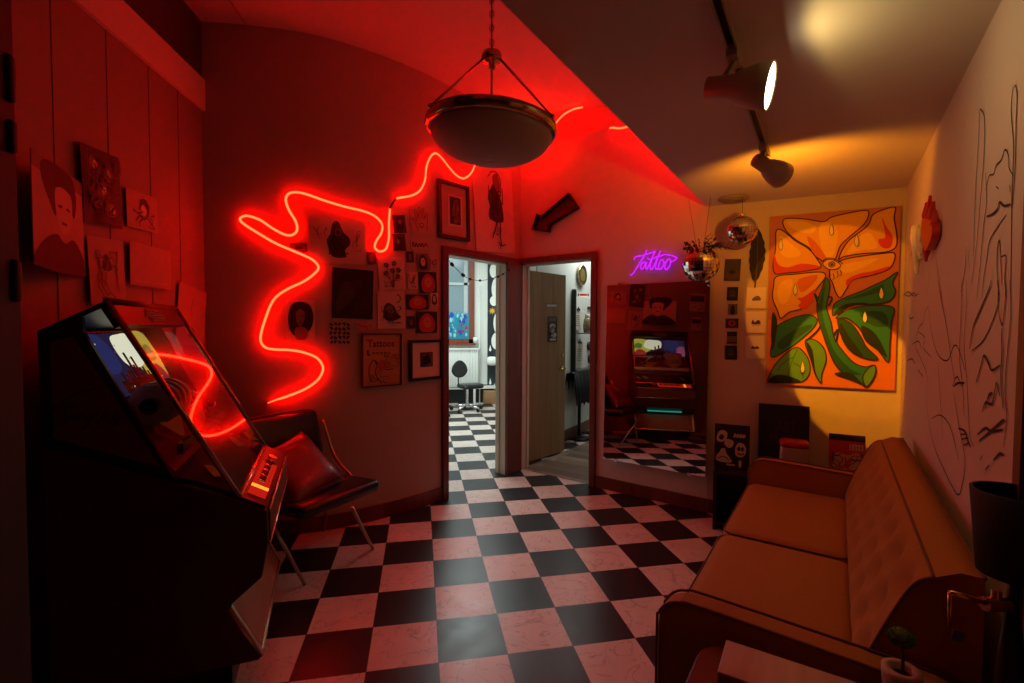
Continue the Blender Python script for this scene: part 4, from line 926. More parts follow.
# ------------------------------------------------------------------ mural and hands on the right wall
def mural_px(ox, oy, k, pts): return [(ox + x / k, oy + y / k) for x, y in pts]
thin, thick = [], []
A_ = (900, 60, 2.847); B_ = (890, 280, 3.104)
for p in ([(210, 560), (215, 400), (225, 230), (228, 150), (233, 143), (242, 170), (240, 280), (230, 400), (222, 500), (205, 640)], [(330, 70), (322, 90), (318, 150), (325, 250), (320, 400), (318, 560), (316, 680)], [(330, 70), (335, 100), (332, 180), (330, 300), (322, 420)], [(245, 370), (255, 330), (268, 325), (275, 300), (290, 285), (300, 255), (310, 270), (312, 305), (325, 330)], [(275, 360), (283, 366)], [(313, 355), (316, 375)], [(305, 440), (290, 460), (270, 490), (255, 520), (250, 560), (240, 620), (235, 680)], [(283, 680), (278, 600), (280, 530), (286, 520), (290, 600), (292, 640)], [(290, 560), (304, 560), (300, 620), (305, 675)], [(245, 320), (248, 400), (240, 470), (232, 560), (220, 680)], [(30, 640), (25, 600), (30, 560), (40, 542), (48, 560), (46, 600), (42, 640)], [(10, 670), (25, 660), (40, 672), (55, 665)], [(190, 530), (186, 600), (175, 660)], [(195, 540), (200, 600)]): thin.append(mural_px(*A_, p))
for p in ([(85, 600), (78, 680)], [(103, 560), (120, 680)]): thin.append(mural_px(*A_, p))
thick.append(mural_px(*A_, [(250, 445), (265, 440), (280, 425), (287, 405), (300, 415), (318, 410)]))
for p in ([(45, 45), (60, 50), (75, 40), (85, 50)], [(120, 80), (110, 100), (105, 130), (90, 150), (80, 200), (95, 240), (115, 290), (120, 340)], [(120, 80), (130, 160), (150, 230), (180, 250), (200, 205), (215, 215), (235, 280)], [(150, 0), (160, 60), (175, 130), (190, 230), (205, 330)], [(115, 340), (120, 430), (140, 520), (170, 590), (210, 665), (225, 640), (235, 560), (215, 450), (200, 350)], [(130, 430), (160, 420), (190, 460), (215, 560)], [(150, 250), (160, 400), (165, 500)], [(240, 0), (238, 100), (232, 200), (240, 300), (245, 400), (250, 480), (262, 520)], [(225, 0), (222, 120), (218, 240), (228, 330), (232, 420)], [(255, 220), (290, 190), (320, 130), (340, 60), (335, 0)], [(340, 0), (338, 80), (350, 140), (356, 110), (362, 40), (360, 0)], [(375, 0), (378, 100), (370, 200), (360, 330), (365, 430), (355, 520)], [(90, 160), (110, 180), (105, 210), (130, 240)], [(70, 200), (90, 190), (100, 215)], [(195, 330), (210, 300), (225, 330)]): thin.append(mural_px(*B_, p))
for p in ([(250, 215), (260, 150), (280, 100), (310, 30), (318, 0)], [(270, 320), (285, 270), (295, 235), (310, 260), (320, 280), (345, 265)], [(290, 410), (300, 380), (320, 385), (330, 340), (335, 320), (345, 360)], [(350, 150), (352, 230), (348, 300), (355, 400)], [(275, 480), (300, 460), (320, 470), (355, 465)], [(215, 460), (235, 470), (245, 500), (255, 520)], [(280, 500), (310, 475), (350, 440), (360, 435)], [(325, 560), (345, 540), (358, 545)], [(60, 105), (65, 120), (75, 115)], [(55, 250), (70, 245), (80, 260)], [(90, 280), (105, 300)], [(200, 330), (215, 320), (235, 320)], [(222, 480), (240, 478)], [(226, 495), (246, 490)], [(232, 512), (250, 506)], [(300, 400), (310, 360), (322, 350)], [(285, 560), (290, 545)], [(300, 590), (312, 575)]): thick.append(mural_px(*B_, p))
base = WR.pt(1.2, 1.4, 0); MU = basis(base, WR.d, Z, WR.n)
mu = MB(); MK = mat('mural_ink', (.015, .012, .011), .7)
def mline(pts, wd, k):
    P = []
    for p in smooth(pts, 4): v = WR.hit(*p) - base; P.append(Vector((v.dot(WR.d), v.z)))
    N = len(P); vs = []; fs = []
    for i, p in enumerate(P):
        t = (P[min(i + 1, N - 1)] - P[max(i - 1, 0)]).normalized(); q = Vector((-t.y, t.x)) * wd / 2 * (.6 + .4 * math.sin(PI * i / max(1, N - 1)))
        vs += [(p.x + q.x, p.y + q.y, .0012 + k * .00003), (p.x - q.x, p.y - q.y, .0012 + k * .00003)]
    for i in range(N - 1): fs.append((2 * i, 2 * i + 1, 2 * i + 3, 2 * i + 2))
    mu.add(vs, fs, MK)
for k, p in enumerate(thin): mline(p, .006, k)
for k, p in enumerate(thick): mline(p, .009, k + 50)
tag(mu.build('wall_mural', M=MU), 'black line mural of fingers and drapery drawn on the right wall', 'mural')
def hand(polys, name, lab, m, r0, c, palm=None):
    q = WR.hit(*c); mb = MB(); MM = basis(q, WR.d, Z, WR.n)
    def L(x, y): v = WR.hit(x, y) - q; return Vector((v.dot(WR.d), v.z, .022))
    for p in polys:
        P = [L(*k) for k in smooth(p, 4)]; N = len(P); mb.tube(P, [r0 * (1.05 - .55 * abs(2 * i / (N - 1) - .75)) for i in range(N)], m, 10)
        for e_ in (P[0], P[-1]): mb.sphere(e_, r0 * .45, m, u=10, v=6)
    if palm:
        P = [L(*k) for k in palm]; s_ = [tuple(k)[:2] for k in smooth([(k.x, k.y) for k in P], 4, True)]; mb.prism(s_, .006, .034, m)
    o = mb.build(name, M=MM); return tag(o, lab, 'wall ornament')
HR = mat('hand_red', (.62, .028, .018), .4); HC = mat('hand_cream', (.80, .84, .50), .5)
hand([[(931.5, 222), (931.8, 212), (932.5, 203)], [(935, 222), (935, 210), (936.5, 196)], [(938, 224), (938.5, 212), (940, 202)], [(940.5, 228), (941.5, 220), (942, 211)], [(933, 240), (932.5, 252), (932, 260)]], 'red_hand', 'red hand ornament with raised fingers on the right wall', HR, .016, (936, 230), [(930.5, 220), (936, 218), (941.5, 222), (942, 234), (938, 245), (934, 250), (931, 240)])
hand([[(920, 228), (920, 240), (919.5, 252)], [(922.5, 226), (922.5, 244), (922, 262), (922.5, 273)], [(925.5, 225), (925.8, 245), (926, 258)], [(928, 228), (928, 240), (928, 250)]], 'cream_hand', 'pale green hand ornament with fingers pointing down, left of the red hand', HC, .021, (924, 240), [(918.5, 228), (923, 224), (928.5, 227), (929, 240), (924, 246), (919.5, 240)])

# ------------------------------------------------------------------ shelf and things behind the sofa
tp = [WC.pt(.02, 0, .03), WC.pt(.02, 0, .42)]
sh = thing('low_shelf', 'low black shelf against the wall between mirror and sofa', 'shelf', basis(WC.pt(.045, 0, .03), WC.d, WC.n * -1, Z))
SHW, SHD, SHH = .86, .30, .42
mb = MB(); mb.box((SHW / 2, -SHD / 2, SHH - .012), (SHW, SHD, .024), BLACK); mb.build('top', sh)
for x in (.012, SHW - .012): mb = MB(); mb.box((x, -SHD / 2, SHH / 2 - .012), (.024, SHD, SHH - .024), BLACK); mb.build('side_panel', sh)
mb = MB(); mb.box((SHW / 2, -SHD / 2, .05), (SHW - .05, SHD - .01, .02), BLACK); mb.build('shelf_board', sh)
mb = MB(); mb.box((SHW / 2, -.006, SHH / 2), (SHW - .05, .01, SHH - .03), BLACK); mb.build('back_panel', sh)
def lean(px0, px1, ytop, ybot, off, tilt, zbase):
    """upright sheet standing on zbase, leaning back on the wall"""
    p0, p1 = WC.hit(px0, (ytop + ybot) / 2, off), WC.hit(px1, (ytop + ybot) / 2, off)
    w = (p1 - p0).length; zt = WC.hit((px0 + px1) / 2, ytop, off).z
    return basis(Vector((p0.x, p0.y, zbase)), WC.d, Z, WC.n) @ Matrix.Rotation(-tilt, 4, 'X'), w, (zt - zbase) / math.cos(tilt)
M, w, h = lean(714.5, 749.5, 425.5, 466, .17, .12, SHH + .002)
a = Art(M, w, h, K, th=.02)
WI = ink((.55, .48, .42))
a.blob([(.06, .62), (.1, .8), (.24, .86), (.36, .8), (.34, .66), (.2, .58)], WI); a.blob([(.12, .68), (.2, .76), (.28, .7), (.2, .63)], K); a.blob([(.28, .55), (.36, .66), (.54, .62), (.52, .5), (.4, .46)], WI); [a.line([(.56 + k * .085, .71), (.585 + k * .085, .80), (.61 + k * .085, .73)], .012, WI, 2) for k in range(4)]
a.blob([(.62, .3), (.6, .48), (.7, .6), (.86, .56), (.9, .4), (.8, .28)], WI); a.ell(.70, .46, .05, .05, K); a.ell(.80, .46, .04, .05, K); a.line([(.66, .36), (.75, .33), (.84, .37)], .008, K)
a.blob([(.05, .18), (.12, .32), (.3, .36), (.46, .22), (.5, .14), (.2, .12)], WI); a.blob([(.2, .42), (.16, .32), (.34, .3), (.3, .44)], WI); a.line([(.1, .2), (.28, .25), (.44, .17)], .006, K); a.rect(.7, .04, .78, .2, WI); a.rect(.36, .06, .6, .1, WI)
a.done('cartoon_print', 'black board with white cartoon shapes, standing on the low shelf', 'print')
M, w, h = lean(758.5, 809, 405.5, 452, .05, .08, SHH + .002)
a = Art(M, w, h, K, th=.03)
DT = ink((.045, .03, .025)); a.text('ART', .36, .60, .10, DT, 0, .40, .004); a.text('PRINTS', .22, .40, .10, DT, 0, .62, .004)
a.done('black_board', 'large black board with faint lettering ART PRINTS behind the sofa arm', 'board')
# red topped tin
c = WC.pt(WC.t(791.5, 450), 0, .20)
mb = MB(); M = basis(Vector((c.x, c.y, SHH)), WC.d, WC.n * -1, Z)
mb.rbox((0, 0, .11), (.17, .12, .22), .02, mat('tin_pale', (.40, .30, .26), .4), M); mb.rbox((0, 0, .235), (.18, .13, .05), .022, mat('tin_red', (.42, .02, .018), .35), M)
tag(mb.build('tin_box'), 'small pale tin with a rounded red lid before the black board', 'tin')
# magazine
M, w, h = lean(829.5, 866, 436, 466, .12, .16, SHH + .002)
a = Art(M, w, h, ink((.40, .03, .025)), th=.015)
a.rect(0, .86, 1, 1, K); a.rect(.02, .62, .98, .84, ink((.45, .02, .02))); a.rect(.56, .67, .94, .79, WI); [a.rect(.60 + k * .085, .69, .64 + k * .085, .77, RED) for k in range(4)]; a.blob([(.08, .3), (.2, .58), (.5, .55), (.8, .6), (.9, .4), (.85, .2), (.4, .12)], ink((.55, .34, .22))); a.scribble(.1, .1, .9, .6, 14, .008, RED, 4); a.scribble(.1, .1, .9, .6, 8, .006, K, 5)
a.done('magazine', 'red magazine cover standing between sofa arm and right wall', 'magazine')

# ------------------------------------------------------------------ sofa
SU, SV = Vector((.7071, .7071, 0)), Vector((-.7071, .7071, 0))
SO = Vector((RC[0], RC[1], 0))
SM = basis(SO - SU * 1.625 + SV * .02, SV, SU * -1, Z)       # x: out from wall, y: toward camera, z up
SOFA = mat('mustard_velvet', (.36, .145, .022), .85, noise=.10, scale=60, bump=.12)
PIPE = mat('sofa_piping', (.14, .045, .014), .7)
so = thing('sofa', 'mustard tufted two-seat sofa along the right wall', 'sofa', SM)
L2_ = .995                                             # half length
mb = MB(); mb.rbox((.41, 0, .24), (.74, 2 * L2_ - .24, .18), .03, SOFA); mb.build('base', so)
for s_ in (-1, 1):
    mb = MB(); mb.rbox((.53, s_ * .455, .385), (.54, .905, .17), .055, SOFA, seg=4); cu_ = mb.build('seat_cushion', so)
    for zz in (.315, .455):
        mb = MB(); r_ = .05; x0, x1, y0, y1 = .272, .792, s_ * .455 - .44, s_ * .455 + .44
        path = []
        for cx, cy, a0 in ((x1 - r_, y1 - r_, 0), (x0 + r_, y1 - r_, 90), (x0 + r_, y0 + r_, 180), (x1 - r_, y0 + r_, 270)):
            for k in range(4): an = math.radians(a0 + 30 * k); path.append((cx + r_ * math.cos(an), cy + r_ * math.sin(an), zz))
        mb.tube(path, .0038, PIPE, 6, closed=True); mb.build('piping', cu_)
# arms
for s_ in (-1, 1):
    y = s_ * (L2_ - .04); arm_out = []
    prof = [(.04, .10), (.80, .10), (.80, .51), (.795, .555), (.77, .592), (.73, .61), (.65, .615), (.12, .595), (.07, .58), (.045, .54), (.04, .48)]
    mb = MB(); MM = Matrix(((1, 0, 0, 0), (0, 0, -1, y + .04), (0, 1, 0, 0), (0, 0, 0, 1)))
    mb.prism(prof, 0, .08, SOFA, MM); ao = mb.build('arm', so, bevel=.012)
    for yy in (y - .041, y + .041):
        mb = MB(); mb.tube([(p[0], yy, p[1]) for p in smooth(prof[1:], 3)], .0045, PIPE, 6); mb.build('piping', ao)
# back with tufts
bk_ = MB(); nu, nv = 84, 30; y0, y1 = -L2_ + .10, L2_ - .10
bt = []; rows = 3
for j in range(rows):
    for i in range(9 if j % 2 == 0 else 8):
        bt.append((y0 + (y1 - y0) * ((i + .5) / 9 if j % 2 == 0 else (i + 1) / 9), .24 + .27 * j))
def back_pt(f, y):
    """f 0 bottom .. 1 top of the front face"""
    x = .275 - .150 * f; z = .43 + .40 * f
    e = min(f, 1 - f); bulge = .034 * (1 - math.exp(-e * 14)); dp = 0
    for (by, bf) in bt:
        dd_ = ((y - by) / .052) ** 2 + ((f - bf) * .40 / .045) ** 2
        if dd_ < 9: dp += .036 * math.exp(-dd_)
    return Vector((x + (bulge - dp) * .92, y, z + (bulge - dp) * .39))
vs = []; fs = []
for j in range(nv + 1):
    for i in range(nu + 1): vs.append(back_pt(j / nv, y0 + (y1 - y0) * i / nu))
for j in range(nv):
    for i in range(nu): k = j * (nu + 1) + i; fs.append((k, k + 1, k + nu + 2, k + nu + 1))
bk_.add(vs, fs, SOFA, True)
t0 = nv * (nu + 1); tops = [vs[t0 + i] for i in range(nu + 1)]; bots = vs[:nu + 1]
rear_t = [Vector((.03, p.y, .855)) for p in tops]; rear_b = [Vector((.03, p.y, .20)) for p in tops]; fb = [Vector((.25, p.y, .20)) for p in tops]; rid = [Vector((.075, p.y, .856)) for p in tops]
loop = [bots, fb, rear_b, rear_t, rid, tops]
allv = [v for l in loop for v in l]; n = nu + 1; fs = []
for a_ in range(5):
    for i in range(nu): k = a_ * n + i; fs.append((k, k + n, k + n + 1, k + 1))
bk_.add(allv, fs, SOFA, True)
for i in (0, nu):
    side = [vs[j * (nu + 1) + i] for j in range(nv + 1)] + [rid[i], rear_t[i], rear_b[i], fb[i]]
    bk_.add(side, [list(range(len(side)))[::(-1 if i == 0 else 1)]], SOFA)
bo = bk_.build('backrest', so)
mb = MB(); mb.tube(tops, .0042, PIPE, 6)
for i in (0, nu): mb.tube([vs[j * (nu + 1) + i] for j in range(nv + 1)], .0042, PIPE, 6)
mb.tube(rear_t, .0045, PIPE, 6); mb.build('piping', bo)
for (by, bf) in bt:
    mb = MB(); mb.sphere(back_pt(bf, by) + Vector((.004, 0, .001)), .011, SOFA, u=10, v=7, sc=(.6, 1, 1)); mb.build('button', bo)
for sx_ in (.10, .74):
    for sy in (-1, 1): mb = MB(); mb.cyl((sx_, sy * (L2_ - .06), 0), (sx_, sy * (L2_ - .06), .12), .018, wood('dark_leg', (.05, .02, .01), (.09, .04, .02), 4), .026); mb.build('leg', so)

# ------------------------------------------------------------------ side table and what stands on it
TM_ = basis(SO - SU * 2.63 + SV * .04, SV, SU * -1, Z)
TZ = .55
TRED = mat('table_red', (.11, .010, .008), .4)
tb_ = thing('side_table', 'dark red round-cornered side table beside the near sofa arm', 'table', TM_)
mb = MB(); pl = []
for cx, cy, a0 in ((.53, .34, 0), (.12, .34, 90), (.12, .12, 180), (.53, .12, 270)):
    for k in range(7): an = math.radians(a0 + 15 * k); pl.append((cx + .10 * math.cos(an), cy + .10 * math.sin(an)))
mb.prism(pl, TZ - .03, TZ, TRED); mb.build('table_top', tb_, bevel=.006)
for x in (.10, .58):
    for y in (.08, .38): mb = MB(); mb.cyl((x, y, 0), (x, y, TZ - .03), .012, BLKMET, .018); mb.build('leg', tb_)
M = TM_ @ T(.555, .06, TZ + .001) @ Matrix.Rotation(math.radians(2), 4, 'Z')
mb = MB(); mb.rbox((-.17, .065, .016), (.36, .15, .030), .004, wood('pale_board', (.42, .28, .22), (.55, .40, .33), 3, .5, (1, .08, 1)), seg=2); o = mb.build('wooden_board', M=M); tag(o, 'pale wooden board lying on the red side table', 'board')
# pot with green pompom plant
pc = at_z(902, 669, TZ + .10); pc.z = TZ; pt_ = thing('potted_plant', 'small pale pot with one round green pompom on a stem', 'plant', T(pc))
mb = MB(); mb.lathe([(0, 0), (.032, 0), (.040, .085), (.040, .10), (.024, .10), (.022, .08), (0, .08)], mat('pot_pale', (.45, .33, .27), .5), None, 28); mb.build('pot', pt_)
mb = MB(); mb.lathe([(0, .085), (.024, .085)], mat('soil', (.012, .009, .007), .9), None, 16); mb.tube(smooth([(0, 0, .08), (.004, .002, .12), (.002, .006, .165)], 4), .0035, mat('stem_dark', (.03, .05, .02), .6), 8); mb.build('stem', pt_)
mb = MB(); MOSS = mat('moss_green', (.085, .15, .03), .9, noise=.4, scale=120); mb.sphere((.002, .006, .175), .022, MOSS, u=20, v=12, sc=(1.15, 1.15, .82)); rr = random.Random(2)
for i in range(420):
    d = Vector((rr.gauss(0, 1), rr.gauss(0, 1), rr.gauss(0, 1))).normalized(); p = Vector((.002, .006, .175)) + Vector((d.x * .0255, d.y * .0255, d.z * .018)); s_ = d.orthogonal().normalized() * .002
    mb.add([p - s_, p + s_, p + d * .0065], [(0, 1, 2)], MOSS)
mb.build('pompom', pt_)
# black lamp
lc = at_z(1000, 530, 1.04); lc = CAM + (lc - CAM) * 1.0
base_ = TM_ @ Vector((.055, .12, TZ)); bx_ = Vector((base_.x, base_.y, TZ))
ld_ = CAM + ray(1016, 530) * ((Vector((base_.x, base_.y, 0)) - Vector((CAM.x, CAM.y, 0))).length / Vector(ray(1006, 530)[:2]).length)
lp = thing('table_lamp', 'black table lamp with a drum shade at the right edge, on the side table', 'lamp', T(Vector((ld_.x, ld_.y, TZ))))
mb = MB(); mb.lathe([(.066, .585), (.072, .585), (.058, .412), (.052, .412), (.066, .585)], mat('shade_black', (.006, .006, .008), .7), None, 40); mb.build('lamp_shade', lp)
mb = MB(); mb.lathe([(0, 0), (.065, 0), (.065, .012), (.03, .03), (.022, .06), (.024, .20), (.016, .30), (.010, .36), (.010, .42), (0, .42)], mat('lamp_black', (.006, .006, .007), .3), None, 28); mb.build('base', lp)
vr = Vector((math.cos(YAW), math.sin(YAW), 0))
def lq(x, y): return CAM + ray(x, y) * ((ld_ - CAM).dot(ray(512, 325)) / ray(512, 325).dot(ray(x, y))) - Vector((ld_.x, ld_.y, TZ))
mb = MB(); a0, a1, a2 = lq(990, 604), lq(950, 592.5), lq(949.5, 626)
mb.tube([a0, a1], .0055, BRASS, 8); mb.tube([a1, a2], .004, BRASS, 8); mb.cyl(a0 - vr * .012 + Z * .0, a0 + vr * .035, .014, BRASS); mb.cyl(a0 + vr * .012, a0 + vr * .012 + Z * .03, .009, BRASS); mb.build('switch_arm', lp)
mb = MB(); c_ = lq(958, 636); mb.rbox((0, 0, 0), (.032, .004, .022), .0015, mat('blue_tag', (.05, .08, .20), .5), T(c_) @ Matrix.Rotation(.3, 4, 'Y'), seg=1); mb.build('tag', lp)

# ------------------------------------------------------------------ track lights
tk0, tk1 = at_z(716, -8, ZL), at_z(766.5, 152, ZL)
tdir = (tk1 - tk0).normalized(); tperp = Vector((tdir.y, -tdir.x, 0))
mb = MB(); Lt = (tk1 - tk0).length + .5
tr = MB(); B = basis(tk1, -tdir, tperp, Z)
for s_ in (-1, 1): tr.box((Lt / 2, s_ * .0145, -.011), (Lt, .006, .022), mat('track_beige', (.40, .33, .22), .45), B)
tr.box((Lt / 2, 0, -.004), (Lt, .026, .006), BLACK, B); tr.box((-.01, 0, -.012), (.03, .036, .026), MATS['track_beige'], B)
tag(tr.build('light_track'), 'ceiling track with a dark slot, carrying two spotlights', 'track')
def head(px, py, axis, rad, L, name, lab, lens, drop, back):
    """px,py: middle of the can; drop: distance below the ceiling"""
    c = at_z(px, py, ZL - drop); ax = Vector(axis).normalized()
    t = thing(name, lab, 'spotlight', T(c), 'track spotlights')
    Q = ax.to_track_quat('Z', 'Y').to_matrix().to_4x4()
    can = mat('spot_beige', (.42, .34, .24), .45)
    mb = MB(); mb.lathe([(0, -L * 1.1), (rad * .52, -L * 1.1), (rad * .55, -L * .45), (rad * .70, -L * .32), (rad * .92, L * .10), (rad, L * .5), (rad * .95, L * .5), (rad * .86, L * .12), (0, L * .06)], can, Q, 36); mb.build('can', t)
    mb = MB(); mb.lathe([(0, L * .47), (rad * .93, L * .47)], lens, Q, 36); mb.build('lens', t)
    up = Vector((0, 0, drop - .02)); pr = (c - tk1).dot(tdir); foot = tk1 + tdir * pr - c + Vector((0, 0, -.02)); foot = Vector((foot.x, foot.y, drop - .02))
    mb = MB(); mid = -ax * L * .75; mb.tube([foot, foot - Z * .03, mid + (foot - mid) * .35, mid], .012, can, 10); mb.box((0, 0, 0), (.10, .034, .05), can, T(foot) @ basis(Vector(), tdir, tperp, Z)); mb.build('bracket', t)
    return c, ax
LENS1 = emis('lens_glow', (1.0, .86, .52), 9.0); LENS2 = emis('lens_amber', (1.0, .50, .10), 3.0)
h1c, h1a = head(750, 87, (.70, -.70, -.22), .074, .125, 'track_spotlight', 'lit spotlight nearer the camera, its bright lens facing the right wall', LENS1, .14, 0)
h2c, h2a = head(774, 171, (.90, .22, -.26), .064, .12, 'track_spotlight', 'spotlight at the end of the track, turned to the painting', LENS2, .15, 0)
# ------------------------------------------------------------------ pendant
pc = CAM + ray(491.5, 129) * (1.85 / (ray(491.5, 129).dot(ray(512, 325)) / ray(512, 325).length))
pn = thing('pendant_lamp', 'pendant lamp with a milky bowl in a brass ring, hung on a chain', 'pendant lamp', T(pc))
an0 = math.atan2(CAM.y - pc.y, CAM.x - pc.x) + PI
TL_ = Matrix.Rotation(math.radians(3.5), 4, Vector((math.cos(an0), math.sin(an0), 0)))
RR = .25; OLD = mat('old_brass', (.62, .44, .22), .16, 1, noise=.35, scale=25)
mb = MB(); mb.lathe([(RR, .012), (RR + .003, -.004), (RR - .006, -.020), (RR - .03, -.028), (RR - .035, -.022), (RR - .018, -.010), (RR - .012, .012), (RR, .012)], OLD, TL_, 56)
for i in range(3):
    an = 2 * PI * i / 3 + an0; mb.sphere((RR * math.cos(an), RR * math.sin(an), .012), .010, OLD, TL_, u=12, v=8)
mb.build('ring', pn)
prof = [((RR - .022) * math.cos(k / 14 * PI / 2), -.02 - .098 * math.sin(k / 14 * PI / 2)) for k in range(15)]
mb = MB(); mb.lathe(prof[:-1] + [(0, -.118)], mat('milk_glass', (.55, .46, .42), .6, noise=.06, scale=8, spec=.2), TL_, 56); b_ = mb.build('bowl', pn); md = b_.modifiers.new('t', 'SOLIDIFY'); md.thickness = .004
mb = MB(); mb.lathe([(0, .225), (.012, .225), (.016, .245), (.036, .252), (.040, .27), (.034, .285), (.012, .29), (.008, .30), (0, .30)], OLD, None, 28)
for i in range(3): an = 2 * PI * i / 3 + an0; mb.sphere((.032 * math.cos(an), .032 * math.sin(an), .258), .009, OLD, u=10, v=7)
mb.build('hub', pn)
for i in range(3):
    an = 2 * PI * i / 3 + an0; mb = MB(); mb.tube([(.034 * math.cos(an), .034 * math.sin(an), .256), TL_ @ Vector((RR * math.cos(an), RR * math.sin(an), .012))], .0045, OLD, 8); mb.build('rod', pn)
mb = MB(); mb.tube([(0, 0, .30), (0, 0, ZH - pc.z)], .003, BLACK, 6)
zc = .31; k = 0
while zc < ZH - pc.z - .03:
    an = (k % 2) * PI / 2; mb.tube([(.008 * math.cos(q_) * math.cos(an), .008 * math.cos(q_) * math.sin(an), zc + .014 + .016 * math.sin(q_)) for q_ in [2 * PI * j / 10 for j in range(10)]], .0022, OLD, 5, closed=True); zc += .026; k += 1
mb.build('chain', pn)
mb = MB(); mb.lathe([(0, ZH - pc.z), (.06, ZH - pc.z), (.055, ZH - pc.z - .02), (.012, ZH - pc.z - .035), (0, ZH - pc.z - .035)], OLD, None, 24); mb.build('canopy', pn)
mb = MB(); p0, p1 = at_z(224, -8, ZH - .006), at_z(247.5, 27, ZH - .006); mb.tube([p0, p1], .006, mat('cable_red', (.35, .2, .18), .5), 6); tag(mb.build('ceiling_cable'), 'thin cable along the high ceiling near the left corner', 'cable')

# ------------------------------------------------------------------ jukebox
def pane_mat(name, tint=(1, 1, 1), fac=.10):
    m = bpy.data.materials.new(name); m.use_nodes = True; nt = m.node_tree; nt.nodes.remove(nt.nodes['Principled BSDF'])
    tr_ = nt.nodes.new('ShaderNodeBsdfTransparent'); tr_.inputs[0].default_value = (*tint, 1)
    gl_ = nt.nodes.new('ShaderNodeBsdfGlossy'); gl_.inputs['Roughness'].default_value = .015; gl_.inputs[0].default_value = (1, 1, 1, 1)
    fr_ = nt.nodes.new('ShaderNodeFresnel'); fr_.inputs[0].default_value = 1.6
    ad = nt.nodes.new('ShaderNodeMath'); ad.operation = 'ADD'; ad.inputs[1].default_value = fac; nt.links.new(fr_.outputs[0], ad.inputs[0])
    mx = nt.nodes.new('ShaderNodeMixShader'); nt.links.new(ad.outputs[0], mx.inputs[0]); nt.links.new(tr_.outputs[0], mx.inputs[1]); nt.links.new(gl_.outputs[0], mx.inputs[2])
    nt.links.new(mx.outputs[0], nt.nodes['Material Output'].inputs[0]); MATS[name] = m; return m
PG = pane_mat('pane_glass', fac=.02)
JA = Vector((-.177, .984, 0)).normalized(); JB = Vector((-.984, -.177, 0)).normalized()
JM = basis(Vector((-.747, -.975, 0)), JA, JB, Z); W = .84
ju = thing('jukebox', 'old jukebox with a slanted glass front against the left wall', 'jukebox', JM)
YZ = Matrix(((0, 0, 1, 0), (1, 0, 0, 0), (0, 1, 0, 0), (0, 0, 0, 1)))      # prism (y,z) extruded along x
CAB = mat('cabinet_dark_red', (.060, .014, .012), .40, noise=.15); OLV = mat('side_olive', (.11, .075, .045), .55, noise=.15); FRB = wood('front_brown', (.20, .085, .035), (.27, .12, .05), 3, .5); BLK = mat('cabinet_black', (.010, .008, .008), .4)
STEEL = mat('pale_trim', (.62, .52, .40), .25, .9)
basep = [(.605, .14), (.605, 1.045), (.20, .872), (.02, .79), (-.078, .735), (-.080, .60), (-.056, .47), (.068, .368), (-.045, .14)]
mb = MB(); mb.prism(basep, 0, W, CAB, YZ); cab = mb.build('cabinet', ju, bevel=.006)
mb = MB(); mb.prism([(.56, 0), (.56, .14), (.06, .14), (.06, 0)], .05, W - .05, BLK, YZ); mb.build('plinth', ju)
fd = Vector((0, -.113, -.228)).normalized(); fnn = Vector((0, -.228, .113)).normalized()
mb = MB(); FM = basis(Vector((W / 2, .068, .368)) + fnn * .004, Vector((1, 0, 0)), fd, fnn); Lf = .25
mb.box((0, Lf / 2, 0), (W - .07, Lf - .03, .008), FRB, FM); mb.build('front_panel', ju)
for s_ in (-1, 1):
    mb = MB(); mb.rbox((s_ * (W / 2 - .018), Lf / 2, .004), (.030, Lf, .022), .006, STEEL, FM); mb.build('edge_trim', ju)
mb = MB(); mb.rbox((0, Lf - .01, .004), (W - .06, .018, .018), .005, STEEL, FM); mb.build('kick_trim', ju)
TEAL = emis('teal_glow', (.03, .45, .35), .9)
mb = MB(); mb.box((W / 2, .012, .412), (W * .56, .05, .012), TEAL, T(0, -.012, 0)); mb.build('glow_strip', ju)
mb = MB(); mb.box((W / 2, -.082, .668), (W - .06, .008, .11), mat('ledge_brown', (.14, .045, .02), .4)); mb.tube([(.01, -.084, .735), (W - .01, -.084, .735)], .006, STEEL); mb.tube([(.01, -.084, .602), (W - .01, -.084, .602)], .006, STEEL); mb.build('front_rail', ju)
# side panels with a darker border
sidep = [(.605, 1.048), (.609, 1.443), (.49, 1.510), (.485, 1.44), (.225, .885), (.20, .874)]
cy = sum(p[0] for p in sidep) / 6; cz = sum(p[1] for p in sidep) / 6
inner = [(.572, 1.075), (.575, 1.405), (.515, 1.425), (.270, .945), (.28, .945)]
script = [[(110, 345), (135, 340), (165, 350)], [(140, 345), (132, 375), (138, 400)], [(120, 372), (150, 368)], [(150, 385), (165, 362), (170, 385), (185, 362), (195, 385), (210, 365), (204, 400), (190, 410), (225, 372), (235, 350), (228, 400), (245, 377), (255, 362), (262, 395), (280, 377), (292, 350), (282, 402), (300, 382), (314, 372)], [(108, 408), (98, 372), (122, 334), (175, 305), (248, 288)]]
WJ = Wall((JM @ Vector((0, 0, 0)))[:2], (JM @ Vector((0, -1, 0)))[:2])
for s_, x0, x1 in ((-1, 0, .02), (1, W - .02, W)):
    mb = MB(); mb.prism(sidep, x0, x1, BLK, YZ); xx = -.003 if s_ < 0 else W; mb.prism(inner[:4], xx, xx + .003, OLV, YZ)
    sp_ = mb.build('side_panel', ju)
    if s_ < 0:
        mb = MB()
        for st_ in script:
            P = []
            for p in smooth([(20 + x / 2.97, 290 + y / 2.97) for x, y in st_], 4):
                q = JM.inverted() @ on_plane(p[0], p[1], JM @ Vector((-.004, 0, 0)), JA); P.append(q)
            mb.tube(P, .0035, mat('script_dark', (.05, .006, .005), .4), 6)
        mb.build('script_lettering', sp_)
